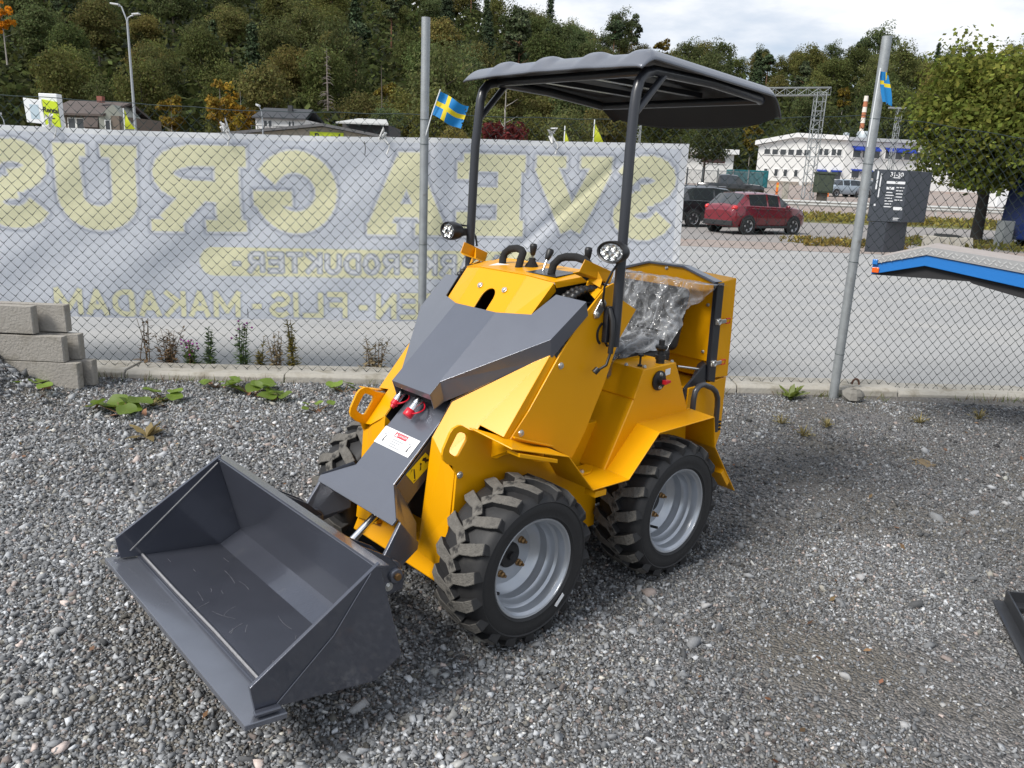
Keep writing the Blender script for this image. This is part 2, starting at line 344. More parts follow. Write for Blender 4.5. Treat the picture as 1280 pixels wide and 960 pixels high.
# heavy slab glyphs, unit box width x height 1: list of (polyline, half width)
def slab(w):
    h = .13
    return {
     'S': [(arc(w*.5, .72, w*.5-h, .28-h*.8, 20, 270)+arc(w*.5, .28, w*.5-h, .28-h*.8, 90, -160), h)],
     'V': [([(h, .9), (w*.5, .1), (w-h, .9)], h*1.05), ([(0.02, .93), (w*.42, .93)], .07), ([(w*.6, .93), (w-.02, .93)], .07)],
     'E': [([(h*1.5, .0+h), (h*1.5, 1-h)], h*1.1), ([(0, .1), (w-h*.6, .1)], .1), ([(0, .9), (w-h*.6, .9)], .1), ([(h, .5), (w*.72, .5)], .1), ([(w-.07, .1), (w-.07, .3)], .07), ([(w-.07, .9), (w-.07, .7)], .07)],
     'A': [([(h, .08), (w*.5, .9), (w-h, .08)], h*1.02), ([(w*.3, .3), (w*.7, .3)], .08), ([(0, .07), (w*.38, .07)], .07), ([(w*.62, .07), (w, .07)], .07), ([(w*.25, .93), (w*.6, .93)], .07)],
     'G': [(arc(w*.5, .5, w*.5-h, .5-h, 35, 330, 26)+[(w-h, .42)], h), ([(w*.55, .42), (w, .42)], .09)],
     'R': [([(h*1.5, .08), (h*1.5, .92)], h*1.1), ([(0, .91), (w*.55, .91)]+arc(w*.55, .7, w*.3, .2, 80, -90, 10)+[(h, .48)], .12), ([(w*.5, .46), (w*.82, .1)], h), ([(0, .07), (w*.42, .07)], .07), ([(w*.66, .07), (w, .07)], .07)],
     'U': [([(h*1.3, .92), (h*1.3, .38)]+arc(w*.5, .38, w*.5-h*1.3, .38-h, 180, 360, 14)+[(w-h*1.3, .92)], h*1.1), ([(0, .93), (w*.42, .93)], .07), ([(w*.6, .93), (w, .93)], .07)]}
def stick(w):
    return {
     'M': [[(.0, 0), (.0, 1), (w/2, .2), (w, 1), (w, 0)]], 'A': [[(0, 0), (w/2, 1), (w, 0)], [(w*.2, .3), (w*.8, .3)]], 'R': [[(0, 0), (0, 1), (w*.6, 1)]+arc(w*.6, .75, w*.35, .25, 90, -90, 8)+[(0, .5)], [(w*.5, .5), (w, 0)]],
     'K': [[(0, 0), (0, 1)], [(w, 1), (0, .42)], [(w*.3, .55), (w, 0)]], 'P': [[(0, 0), (0, 1), (w*.6, 1)]+arc(w*.6, .73, w*.4, .27, 90, -90, 8)+[(0, .46)]], 'O': [arc(w/2, .5, w/2, .5, 0, 360, 20)],
     'D': [[(0, 0), (0, 1), (w*.4, 1)]+arc(w*.4, .5, w*.6, .5, 90, -90, 12)+[(0, 0)]], 'U': [[(0, 1), (0, .35)]+arc(w/2, .35, w/2, .35, 180, 360, 10)+[(w, 1)]], 'T': [[(0, 1), (w, 1)], [(w/2, 1), (w/2, 0)]],
     'E': [[(w, 0), (0, 0), (0, 1), (w, 1)], [(0, .52), (w*.85, .52)]], '-': [[(0, .42), (w*.6, .42)]], 'N': [[(0, 0), (0, 1), (w, 0), (w, 1)]], 'F': [[(0, 0), (0, 1), (w, 1)], [(0, .52), (w*.85, .52)]],
     'L': [[(0, 1), (0, 0), (w, 0)]], 'I': [[(0, 0), (0, 1)]], 'S': [arc(w/2, .74, w/2, .26, 30, 270, 10)+arc(w/2, .26, w/2, .26, 90, -150, 10)]}
BX0, BX1, BH = -5.3, 1.235, 1.335
PX = .00571
def banner_top(x): return np.interp(x, [-5.3, -3.64, -2.83, -1.34, -.65, .27, 1.24], [1.75, 1.752, 1.752, 1.776, 1.80, 1.815, 1.84])
nu, nv = 700, 165
U, Vv = np.meshgrid(np.linspace(BX0, BX1, nu), np.linspace(0, BH, nv)); P2 = np.stack([U.ravel(), Vv.ravel()], -1)
bg = np.array((.72, .745, .80)); yel = np.array((.87, .84, .56)); outl = np.array((.45, .475, .54)); whi = np.array((.80, .81, .83))
colr = np.tile(bg, (len(P2), 1))
def paint(d, c, s=.004):
    global colr
    k = np.clip(.5-d/s, 0, 1)[:, None]; colr = colr*(1-k)+c*k
def dist_poly(sel, polys, tr, k, w_default=None, ext=0.):
    d = np.full(len(sel), 9.)
    for item in polys:
        pl, w = item if w_default is None else (item, w_default)
        pl = [tr(p) for p in pl]
        for a, b_ in zip(pl[:-1], pl[1:]):
            if abs(a[0]-b_[0])+abs(a[1]-b_[1]) < 1e-6: continue
            d = np.minimum(d, seg_box(sel, a, b_, w*k, ext if len(pl) < 6 else w*k*.35))
    return d
def px2u(px): return -3.637+px*PX
# big lettering: pixel extents of each letter measured left to right, letters run right to left
for chh, a, b_ in (('S', 762, 841), ('V', 655, 757), ('E', 556, 643), ('A', 442, 541), ('G', 299, 403), ('R', 171, 287), ('U', 58, 158), ('S', -34, 49)):
    ua, ub = px2u(a), px2u(b_); hgt = .585; w = (ub-ua)/hgt; v1 = .115+.575
    def tr(p, ub=ub, v1=v1, hgt=hgt): return (ub-p[0]*hgt, v1-p[1]*hgt)
    selm = (P2[:, 0] > ua-.06) & (P2[:, 0] < ub+.06) & (P2[:, 1] < .8); d = np.full(len(P2), 9.); d[selm] = dist_poly(P2[selm], slab(w)[chh], tr, hgt)
    paint(d-.026, outl, .02); paint(d-.012, whi*.95, .004); paint(d, yel)
# pill with MARKPRODUKTER
d = seg_box(P2, (px2u(244), .905), (px2u(660), .905), .105, .0); dl = np.hypot(P2[:, 0]-px2u(244), P2[:, 1]-.905)-.105
paint(np.minimum(d, dl), yel)
def line(s, u_right, adv, hgt, v1, w, colour, wid, ol=None):
    u = u_right
    for c in s:
        gw = {'M': 1.0, 'I': .0, '-': .42, ' ': .0}.get(c, .72)
        if c != ' ':
            def tr(p, u=u): return (u-p[0]*hgt, v1-p[1]*hgt)
            selm = (P2[:, 0] < u+.05) & (P2[:, 0] > u-gw*hgt-.05) & (P2[:, 1] > v1-hgt-.05); d = np.full(len(P2), 9.)
            if selm.any():
                d[selm] = dist_poly(P2[selm], stick(gw*1.0)[c], tr, 1., wid, wid*.7)
                if ol is not None: paint(d-.011, ol, .005)
                paint(d, colour)
        u -= gw*hgt+(.030 if c == ' ' else adv)
line('- MARKPRODUKTER -', px2u(634), .052, .125, .972, 0, whi, .0115, outl)
line('STEN - FLIS - MAKADAM', px2u(571), .061, .165, 1.305, 0, yel, .019, outl*1.15)
topb = Vv.ravel() < .035; colr[topb] = (.86, .87, .88); colr[P2[:, 0] > BX1-.05] = (.84, .85, .87)
S_ = U*.9+Vv*1.0; fold = .95*(.020*np.sin(5.2*S_+1.2*np.sin(1.9*U))*(.35+.65*sstep(.0, .5, Vv))*(vnoise(U+20, Vv+20, .9, 31)*1.6)+.012*np.sin(13*(U*.6+Vv)+3*vnoise(U+30, Vv+9, 1.4, 32))*vnoise(U+9, Vv+5, 1.7, 33)+.02*np.sin(2.3*U)*Vv)
fold += .006*(vnoise(U*3+60, Vv*3+60, 3., 35)-.5)
fold += .03*np.exp(-((U-.55+1.15*(Vv-.3))/.07)**2)*sstep(0, .15, Vv)
bz = banner_top(U)-Vv+.006*np.sin(U*3.1)*Vv/BH
VB = np.stack([U, .055+fold, bz], -1).reshape(-1, 3); ii = np.arange(nu-1)[None, :]+nu*np.arange(nv-1)[:, None]
FB = np.stack([ii, ii+nu, ii+nu+1, ii+1], -1).reshape(-1, 4)
M_ban = M('banner_fabric', (.6, .6, .6), .65, attr='Col', trans=.45, var=.05, vs=14., bump=.1, bs=300)
ban = link('banner', np_mesh('banner', VB, FB, M_ban, colr, smooth=True)); ban.location = fence.location; ban.rotation_euler = fence.rotation_euler
tag(ban, 'long pale banner tied behind the fence with yellow reversed lettering', 'banner')
tie = B()
for tx, z0, dzz in ((-1.13, 1.75, -.09), (-3.0, .44, .06), (-2.0, .45, .07), (1.15, 1.82, .05), (-.2, 1.8, .03)):
    B().tube([(tx, .03, z0), (tx+.01, .0, z0+dzz*.5), (tx+.005, .01, z0+dzz)], .003, 6).build('cable_tie', M('black_plastic', (.012, .012, .013), .45), ban)

# ================================================================== the loader
YEL = M('yellow_paint', (.72, .330, .001), .40, coat=.2, coat_r=.2, spec=.2, var=.02, vs=6, bump=.03, bs=220)
GRY = M('graphite_paint', (.135, .145, .175), .30, metal=.45, coat=.5, coat_r=.16, var=.05, vs=9, bump=.05, bs=200)
GRB = M('graphite_bucket_paint', (.085, .091, .114), .20, metal=.5, coat=.8, coat_r=.07, var=.10, vs=9, bump=.05, bs=160, dirt=(.17, .17, .175), dirt_lo=.62, dirt_hi=.9, ds=6)
BLK = M('black_plastic', (.012, .012, .013), .45)
FOAM = M('black_foam', (.014, .014, .015), .95, bump=.6, bs=260)
DARK = M('dark_steel', (.022, .022, .025), .55)
TYR = M('tyre_rubber', (.016, .016, .017), .62, var=.15, vs=20, bump=.1, bs=80, dirt=(.06, .056, .05), dirt_lo=.62, dirt_hi=.85, ds=9)
LUG = M('dusty_lug', (.125, .118, .106), .95, var=.35, vs=45, bump=.7, bs=140, dirt=(.028, .027, .026), dirt_lo=.55, dirt_hi=.68, ds=30)
RIM = M('silver_rim', (.46, .48, .51), .30, metal=.6, var=.05, vs=20)
CHR = M('chrome', (.75, .76, .78), .18, metal=1.)
ZNC = M('zinc_bolt', (.62, .62, .60), .3, metal=.9)
BRS = M('brass_nut', (.30, .18, .08), .45, metal=.8, var=.2, vs=80)
RED = M('red_plastic', (.62, .012, .03), .35)
WHT = M('white_print', (.80, .80, .80), .4)
ML = tag(empty('compact_loader', (.04652, 3.04178, 0), (radians(-.257), radians(-.3373), radians(223.12458))), 'yellow and dark grey compact wheel loader with canopy and raised front bucket on gravel', 'loader')
def mir(pts): return [(x, -y, z) for x, y, z in pts]
def both(fn):
    for s in (1, -1): fn(s)
def sy(pts, s): return [(x, y*s, z) for x, y, z in pts] if s > 0 else [(x, -y, z) for x, y, z in reversed(pts)]
def sheet(name, V, F, mat, t=.005, parent=ML, bevel=.0018, off=-1, s=1):
    V = [(x, y*s, z) for x, y, z in V]; F = [tuple(reversed(f)) for f in F] if s < 0 else F
    return B().add(V, F).build(name, mat, parent, bevel=bevel, solid=t, off=off)
def plate(name, poly, t, mat, parent=ML, bevel=.0018, s=1):
    """flat plate in a plane y = const, given as (x, z) outline and (y0, y1)"""
    y0, y1 = t; bb = B().prism([(x, s*y0, z) for x, z in poly], (0, s*(y1-y0), 0)); return bb.build(name, mat, parent, bevel=bevel)
def bolt(pos, d, parent=ML, r=.009, mat=None, name='bolt'):
    d = Vector(d).normalized(); p = Vector(pos); bb = B().tube([p-d*.002, p+d*.003], r*1.35, 16).tube([p, p+d*.008], r, 6)
    return bb.build(name, mat or ZNC, parent, bevel=.001)

# --- bucket (part) with its plates (sub-parts)
bk = empty('bucket', parent=ML)
T, F1, F2, BT = (1.424, .212), (1.045, .160), (.956, .202), (1.030, .508)
def bplate(name, a, b_, y, t=.010, mat=GRB):
    a = Vector((a[0], 0, a[1])); b_ = Vector((b_[0], 0, b_[1])); n = (b_-a).cross(Vector((0, 1, 0))).normalized()*t
    P = [(a.x, -y, a.z), (b_.x, -y, b_.z), (b_.x, y, b_.z), (a.x, y, a.z)]
    return B().prism(P, n).build(name, mat, bk, bevel=.0015)
bplate('floor_plate', (1.34, .2005), F1, .513, -.010); bplate('floor_plate', F1, F2, .513, -.010); bplate('back_plate', F2, BT, .513, -.010)
# cutting edge: thicker lip, wider than the bucket
B().prism([(1.432, -.553, .2135), (1.432, .553, .2135), (1.318, .553, .198), (1.318, -.553, .198)], (.002, 0, -.016)).build('cutting_edge', M('edge_sky_sheen', (.17, .18, .21), .22, metal=.5, coat=.6, coat_r=.1, var=.1, vs=9), bk, bevel=.002)  # bucket paint made lighter here, the sky's reflection put into the colour
B().tube([(1.322, -.512, .2105), (1.324, -.2, .2120), (1.320, .1, .2112), (1.322, .512, .2105)], .0048, 6).build('weld_seam', M('weld_grey', (.23, .23, .24), .5, var=.2, vs=60, bump=.5, bs=150), bk, smooth=60)
rgs = np.random.default_rng(12); sc_ = B()
for k in range(26):
    x0_, y0_, a_ = rgs.uniform(1.07, 1.29), rgs.uniform(-.45, .45), rgs.normal(1.3, .45); L_ = rgs.uniform(.02, .11); cv_ = rgs.normal(0, .25); P_ = []
    for i in range(5): q_ = i/4*L_; P_.append((x0_+cos(a_+cv_*i/4)*q_, y0_+sin(a_+cv_*i/4)*q_))
    for i in range(4):
        (xa, ya), (xb, yb) = P_[i], P_[i+1]; d_ = Vector((yb-ya, xa-xb, 0)).normalized()*rgs.uniform(.0005, .0011); zf = lambda x: .160+(x-1.045)*.1373+.0108
        sc_.add([(xa-d_.x, ya-d_.y, zf(xa-d_.x)), (xa+d_.x, ya+d_.y, zf(xa+d_.x)), (xb+d_.x, yb+d_.y, zf(xb+d_.x)), (xb-d_.x, yb-d_.y, zf(xb-d_.x))], [(0, 1, 2, 3)])
tag(sc_.build('scratches', M('scratch_grey', (.125, .128, .145), .5), bk), kind='stuff')
B().prism([(1.036, -.53, .512), (1.036, .53, .512), (.997, .53, .502), (.997, -.53, .502)], (0, 0, -.008)).build('top_lip', GRB, bk, bevel=.0015)
side = [(1.404, .292), (1.392, .216), (1.335, .206), (1.04, .152), (.948, .200), (1.026, .516)]
for s in (1, -1):
    plate('side_plate', side, (.514, .526), GRB, bk, s=s)
    w = B(); w.tube([(1.337, s*.5285, .216), (1.17, s*.5285, .35), (1.055, s*.5285, .495)], .0016, 5)
    for a, b_ in (((1.36, .235), (1.04, .49)),): w.tube([(a[0], s*.512, a[1]), (b_[0], s*.512, b_[1])], .0032, 6)
    w.tube([(1.32, s*.511, .203), (1.045, s*.511, .166), (.962, s*.511, .206), (1.032, s*.511, .5)], .004, 6)
    w.build('weld_seam', bpy.data.materials['weld_grey'] if s < 0 else GRB, bk, smooth=60)
    B().prism([(1.40, s*.527, .2155), (1.33, s*.527, .2065), (1.33, s*.548, .2065), (1.405, s*.548, .2165)], (0, 0, .012)).build('edge_gusset', GRB, bk, bevel=.004)
    # hinge ears on the back of the bucket
    plate('hinge_ear', [(.99, .49), (.945, .31), (.85, .245), (.78, .25), (.775, .30), (.83, .375), (.93, .44)], (.275, .290), GRB, bk, s=s)
    plate('hinge_ear', [(.99, .48), (.945, .31), (.85, .245), (.79, .26), (.79, .33), (.85, .39)], (.205, .217), GRB, bk, s=s)
    B().tube([(.812, s*.20, .308), (.812, s*.302, .308)], .024, 20).build('hinge_pin', GRY, bk, smooth=40, bevel=.003)
    B().tube([(.812, s*.302, .308), (.812, s*.312, .308)], .012, 8).build('pin_bolt', BRS, bk, bevel=.001)
    bolt((.836, s*.291, .275), (0, s, 0), bk, .011)

# --- boom
bm_ = empty('boom', parent=ML)
def boom_pl(x): return .533-.9565*(x-.703)+.0005
top = [(.45, .112, .775), (.703, .118, .533), (.777, .241, .470), (.790, .236, .452)]
poly = top+[(x, -y, z) for x, y, z in reversed(top)]
V = poly; B().add(V, [(7, 6, 1, 0), (6, 5, 2, 1), (5, 4, 3, 2)]).build('boom_top_plate', GRY, bm_, solid=.008, bevel=.0018)
def bside(s):
    B().prism(sy([(.44, .106, .765), (.712, .112, .506), (.66, .112, .43), (.40, .106, .68)], s), (0, .006*s, 0)).build('boom_side_plate', M('boom_side_shade', (.09, .095, .115), .3, metal=.45, coat=.4, coat_r=.15), bm_, bevel=.0015)  # darker copy of the graphite, the side's dark reflection painted in
    # outer wing and the front arm that carries the bucket pin
    wing = [(.700, .128, .535), (.655, .125, .462), (.640, .165, .395), (.668, .205, .352), (.722, .224, .412), (.768, .240, .468)]
    B().prism(sy(wing, s), (.008, 0, .008)).build('arm_wing', GRY, bm_, bevel=.002)
    arm = [(.765, .238, .462), (.722, .222, .412), (.668, .205, .350), (.672, .205, .326), (.79, .238, .284), (.838, .243, .30), (.846, .245, .345)]
    B().prism(sy([arm[0], arm[1], arm[2], arm[3], arm[4], arm[5], arm[6]], s), (0, s*.014, 0)).build('front_arm', GRY, bm_, bevel=.003)
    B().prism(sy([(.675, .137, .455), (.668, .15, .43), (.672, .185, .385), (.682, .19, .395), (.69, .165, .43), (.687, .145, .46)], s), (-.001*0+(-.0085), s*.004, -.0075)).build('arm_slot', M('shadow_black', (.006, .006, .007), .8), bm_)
    B().tube([(.812, s*.226, .308), (.812, s*.268, .308)], .040, 24).build('arm_boss', GRY, bm_, smooth=40, bevel=.003)
both(bside)
B().tube([(.812, -.23, .308), (.812, .23, .308)], .017, 14).build('cross_pin', DARK, bm_, smooth=40)
B().tube([(.80, .012, .315), (.69, .012, .395)], .013, 18).build('cylinder_rod', CHR, bm_, smooth=40)
B().tube([(.69, .012, .395), (.30, .012, .66)], .026, 18).build('cylinder_barrel', DARK, bm_, smooth=40)
B().tube([(.80, -.012, .30), (.70, -.02, .35), (.55, -.03, .40)], .011, 8).build('hydraulic_hose', BLK, bm_, smooth=60)
nb = Vector((.692, 0, .722)); tb = Vector((-.722, 0, .692))
# quick couplers with red caps
for py, lx, ln in ((-.008, .557, .074), (-.110, .548, .072)):
    qc = empty('hose_coupler', parent=bm_)
    p0 = Vector((lx, py, .721 if py > -.05 else .731))+Vector((.008, 0, -.005)); d = Vector((-.72, 0, .70)) if py > -.05 else Vector((-.70, -.05, .71))
    if py > -.05: B().tube([p0, p0+d*.003, p0+d*.026, p0+d*.029], [.016, .0185, .0185, .016], 20).build('red_cap', RED, qc, smooth=40)
    else: B().tube([p0-d*.004, p0+d*.006, p0+d*.008, p0+d*.034], [.008, .010, .0145, .014], 16).build('red_cap', RED, qc, smooth=40)
    B().tube([p0+d*.026, p0+d*.052, p0+d*.053, p0+d*.080, p0+d*.081, p0+d*.13], [.0150, .0150, .0165, .0165, .013, .013], 12).build('coupler_body', CHR, qc, smooth=40)
    q = p0+d*.02; sidev = Vector((0, 1, 0))
    loop = []
    for a in np.linspace(-.2, 1.1*pi, 18): loop.append(q+d*(.05*(1-cos(a*.9))*.6)+sidev*(.040*sin(a)+.008)+nb*(.012*sin(a*1.7)-.004)+Vector((.008, 0, -.008))*sin(a))
    B().tube(loop, .0028, 8).build('cap_tether', RED, qc, smooth=60)
    B().tube([p0+d*.086+Vector((0, 0, 0)), p0+d*.16, p0+d*.26-nb*.03], .013, 10).build('hydraulic_hose', BLK, qc, smooth=60)
# warning label on the boom (flat print, its own sheet)
lab = empty('warning_label', parent=bm_)
def on_boom(v, w, h=.0012):           # v across (machine y), w along the boom, up
    c = Vector((.6025, -.011, 0)); c.z = boom_pl(c.x); return c+Vector((0, v, 0))+tb*w+nb*h
def flat(name, pts, mat, par, h=.0012): B().add([on_boom(a, b_, h) for a, b_ in pts], [tuple(range(len(pts)))]).build(name, mat, par)
flat('label_sheet', [(-.105, -.036), (.105, -.036), (.105, .036), (-.105, .036)], WHT, lab, .0015)
flat('red_header', [(-.03, .012), (.042, .012), (.042, .031), (-.03, .031)], M('label_red', (.62, .04, .06), .4), lab, .0024)
flat('hazard_triangle', [(-.026, .0145), (-.011, .0145), (-.0185, .0285)], WHT, lab, .0032)
ink = M('label_ink', (.05, .05, .055), .5); pale = M('label_pale_ink', (.30, .31, .33), .5)
tx = text('DANGER', 'header_text', .0125, WHT, lab, bold=.0, ext=.0001); frame(tx, on_boom(.016, .0215, .0032), (0, 1, 0), tb)
for i in range(4): flat('text_line', [(-.024, .003-.0090*i), (.036-.012*(i % 3), .003-.0090*i), (.036-.012*(i % 3), -.0008-.0090*i), (-.024, -.0008-.0090*i)], pale, lab, .0024)
for xx in (-.036, .048): flat('divider', [(xx, -.033), (xx+.001, -.033), (xx+.001, .033), (xx, .033)], pale, lab, .0024)
for cx in (-.068, .078):
    flat('pictogram', [(cx-.004, -.022), (cx+.004, -.02), (cx+.001, -.006), (cx+.006, .004), (cx+.002, .006), (cx-.003, -.006)], ink, lab, .0024)
    flat('pictogram', [(cx-.016, .010), (cx+.004, .018), (cx+.006, .015), (cx-.012, .006)], pale, lab, .0024)
# yellow decal on the boom's side
dec = empty('hazard_decal', parent=bm_)
def on_side(u, w, h): 
    a = Vector((.655, .1185+h, .558)); ux = Vector((-.081, 0, .063)).normalized(); wy = Vector((-.035, 0, -.042)).normalized(); return a+ux*u+wy*w
def sflat(name, pts, mat, h): B().add([on_side(a, b_, h) for a, b_ in pts], [tuple(reversed(range(len(pts))))]).build(name, mat, dec)
sflat('decal_sheet', [(0, 0), (.103, 0), (.103, .052), (0, .052)], M('decal_yellow', (.62, .50, .01), .4), .0008)
for pts in ([(.012, .04), (.016, .044), (.036, .012), (.032, .010)], [(.012, .014), (.03, .006), (.028, .004)], [(.045, .034), (.052, .036), (.062, .022), (.068, .022), (.066, .012), (.058, .018), (.06, .02), (.05, .03)], [(.074, .012), (.084, .008), (.094, .016), (.09, .022), (.098, .03), (.092, .036), (.084, .03), (.078, .034), (.08, .022)], [(.004, .046), (.014, .049), (.016, .047), (.006, .043)]):
    sflat('pictogram', pts, BLK, .0014)

# --- chassis
ch = empty('chassis', parent=ML)
DKI = M('inner_black', (.010, .010, .011), .8)
B().box((.1, 0, .42), (.78, .46, .30)).build('inner_frame', DKI, ch)
B().box((.12, 0, .72), (.44, .40, .34)).build('engine_cover', DKI, ch)
B().box((-.35, 0, .50), (.70, .50, .28)).build('rear_frame', YEL, ch, bevel=.004)
B().prism([(.565, -.28, .305), (.615, -.28, .20), (.615, .28, .20), (.565, .28, .305)], (-.02, 0, -.02)).build('front_crossmember', YEL, ch, bevel=.003)
B().prism([(.60, -.27, .30), (.60, .27, .30), (.40, .27, .31), (.40, -.27, .31)], (0, 0, -.01)).build('floor_plate', YEL, ch, bevel=.003)
B().tube([(.575, .155, .305), (.575, .155, .345)], .017, 14).build('drain_plug', BLK, ch, smooth=40, bevel=.003)
def chs(s):
    # loop plate with lifting slot
    out = [(.583, .215), (.583, .446), (.578, .458), (.569, .590), (.584, .624), (.607, .636), (.626, .655), (.631, .672), (.627, .692), (.601, .742), (.588, .755), (.567, .761), (.552, .759), (.517, .737), (.315, .665), (.12, .54), (-.03, .47), (-.15, .36), (-.15, .215)]
    hole = [(.598, .672), (.602, .680), (.599, .690), (.572, .732), (.563, .737), (.553, .735), (.534, .725), (.529, .716), (.531, .705), (.562, .660), (.568, .655), (.577, .656)]
    V = [(x, s*.275, z) for x, z in out]+[(x, s*.275, z) for x, z in hole]; n = len(out)
    me = bmesh.new(); vs = [me.verts.new(v) for v in V]
    es = [me.edges.new((vs[i], vs[(i+1) % n])) for i in range(n)]+[me.edges.new((vs[n+i], vs[n+(i+1) % len(hole)])) for i in range(len(hole))]
    bmesh.ops.triangle_fill(me, use_beauty=True, edges=es)
    for f in me.faces:
        f.normal_update()
        if f.normal.y*s < 0: f.normal_flip()
    md = bpy.data.meshes.new('side_plate'); me.to_mesh(md); me.free(); md.materials.append(YEL)
    link('side_plate', md, ch, bevel=.0015, solid=.010, off=1)
    # sloping front box top, front column
    Bq, Aq, Cq, Dq, Eq = (.565, .141, .685), (.578, .218, .633), (.478, .131, .794), (.229, .357, .982), (.443, .368, .721)
    G1 = (.565, .276, .6185)
    sheet('front_box_cover', [Bq, Aq, G1, (.464, .272, .7405), Eq, Dq, Cq, (.205, .362, .955), (.408, .364, .695)], [(0, 1, 2, 3, 4, 5, 6), (5, 4, 8, 7)], YEL, .004, ch, s=s)
    sheet('front_column', [Bq, (.608, .130, .27), (.608, .272, .25), (.583, .274, .455), (.570, .274, .595), Aq, (.50, .128, .60), (.50, .128, .27)], [(0, 1, 2, 3, 4, 5), (1, 0, 6, 7)], YEL, .005, ch, s=s)
    sheet('inner_wall', [Bq, Cq, Dq, (.10, .30, .75), (.30, .128, .50), (.50, .128, .50)], [(0, 1, 2, 3, 4, 5)], DKI, .004, ch, s=s)
    # fender sheet front to rear
    o = [(.522, .284, .744), (.482, .452, .709), (.253, .490, .647), (.120, .495, .496), (-.080, .495, .490), (-.237, .498, .643), (-.597, .498, .643), (-.636, .495, .505), (-.842, .490, .262)]
    g = [(.515, .279, .738), (.405, .365, .702), (.235, .33, .640), (.105, .30, .490), (-.105, .30, .488), (-.262, .33, .645), (-.615, .33, .645), (-.648, .30, .507), (-.852, .28, .262)]
    fd = empty('fender', parent=ML)
    n = len(o); sheet('fender_sheet', o+g, [(i, n+i, n+i+1, i+1) for i in range(n-1)], YEL, .005, fd, s=s, off=-1)
    for pts in ([(.455, .40, .700), (.455, .46, .700), (.30, .485, .655), (.28, .40, .640)],):
        B().prism([(x, s*y, z-.006) for x, y, z in pts], (0, 0, -.014)).build('stiffener', YEL, fd, bevel=.002)
    # bracket under the front fender
    B().prism([(.42, s*.282, .700), (.42, s*.282, .620), (.408, s*.30, .618), (.402, s*.33, .64), (.385, s*.38, .660), (.36, s*.44, .640), (.345, s*.455, .640), (.345, s*.455, .668), (.40, s*.40, .690)], (-.008, 0, 0)).build('bracket', YEL, fd, bevel=.001)
    B().prism([(.10, s*.44, .485), (.10, s*.49, .485), (.04, s*.49, .483), (.04, s*.44, .483)], (0, 0, -.022)).build('bracket', YEL, fd, bevel=.001)
    B().prism([(-.80, s*.40, .318), (-.80, s*.488, .318), (-.74, s*.488, .388), (-.74, s*.40, .388)], (.02, 0, -.018)).build('bracket', YEL, fd, bevel=.001)
    # bolted strips
    B().prism([(-.265, s*.33, .648), (-.278, s*.374, .648), (-.604, s*.374, .648), (-.615, s*.33, .648)], (0, 0, .005)).build('bolted_strip', YEL, fd, bevel=.001)
    for xx in (-.315, -.44, -.56): bolt((xx, s*.355, .653), (0, 0, 1), fd, .008)
    B().prism([(.09, s*.30, .497), (.112, s*.375, .499), (.0, s*.375, .497), (-.06, s*.335, .496), (-.06, s*.30, .496)], (0, 0, .004)).build('bolted_strip', YEL, fd, bevel=.001)
    bolt((.025, s*.352, .502), (0, 0, 1), fd, .008)
    for xx, zz in ((-.63, .60), (-.655, .47)): bolt((xx-.004, s*.40, zz), (-1, 0, .2), fd, .006)
    # big side panel
    pan = [(-.050, 1.204), (-.010, 1.192), (.076, 1.116), (.206, .968), (.339, .791), (.416, .708), (.214, .640), (.104, .577), (.044, .666), (-.042, .835), (-.107, .995), (-.190, 1.099), (-.111, 1.137)]
    sp = plate('side_panel', pan, (.364, .371), YEL, s=s)
    for xx, zz in ((.196, .933), (.368, .722)): bolt((xx, s*.371, zz), (0, s, 0), sp, .009)
    bolt((.556, s*.285, .588), (0, s, 0), ch, .009)
    B().prism([(.405, s*.366, .712), (.214, s*.366, .643), (.214, s*.382, .643), (.405, s*.382, .712)], (0, 0, .007)).build('panel_foot', YEL, sp, bevel=.002)
    for r_, cx, a0, a1 in ((.040, -.020, 140, 250), (.040, .035, 130, 235)):
        pts = [(-.005-.0*cx+r_*1.0*-cos(radians(a))-.035+cx+.0, s*.372, 1.026+r_*sin(radians(a))) for a in np.linspace(a0-180+0, a1-180, 12)]
    arcp = [(-.022+.042*cos(radians(a)), s*.3715, 1.026+.042*sin(radians(a))) for a in np.linspace(-55, 62, 12)]
    B().tube(arcp, .0052, 6).build('adjust_slot', DKI, sp)
    arcp = [(-.066+.042*cos(radians(a)), s*.3715, 1.012+.042*sin(radians(a))) for a in np.linspace(-55, 62, 12)]
    B().tube(arcp, .0052, 6).build('adjust_slot', DKI, sp)
    # inner return flange of the panel behind console, triangular corner
    sheet('panel_flange', [(-.012, .362, 1.191), (.035, .362, 1.150), (.02, .30, 1.178), (-.02, .275, 1.213), (-.05, .362, 1.203)], [(0, 1, 2, 3)], YEL, .003, sp, s=s)
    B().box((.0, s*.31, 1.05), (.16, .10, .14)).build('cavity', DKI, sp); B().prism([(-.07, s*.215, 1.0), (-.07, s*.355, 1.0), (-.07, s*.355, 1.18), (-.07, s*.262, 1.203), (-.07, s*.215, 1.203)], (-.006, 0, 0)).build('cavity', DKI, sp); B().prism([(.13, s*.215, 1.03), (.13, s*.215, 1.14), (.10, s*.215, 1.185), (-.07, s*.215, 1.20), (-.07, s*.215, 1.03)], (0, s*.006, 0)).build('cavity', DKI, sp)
    # seat side box
    sb_o = [(-.222, .750), (-.268, .862), (-.478, .866), (-.53, .80), (-.578, .667), (-.60, .50), (-.08, .49), (-.108, .52)]
    box = [(-.222, .752), (-.266, .862), (-.470, .866), (-.578, .667), (-.60, .49), (-.075, .485)]
    sbx = B().prism([(x, s*.20, z) for x, z in box], (0, s*.175, 0)).build('seat_side_box', YEL, ML, bevel=.004)
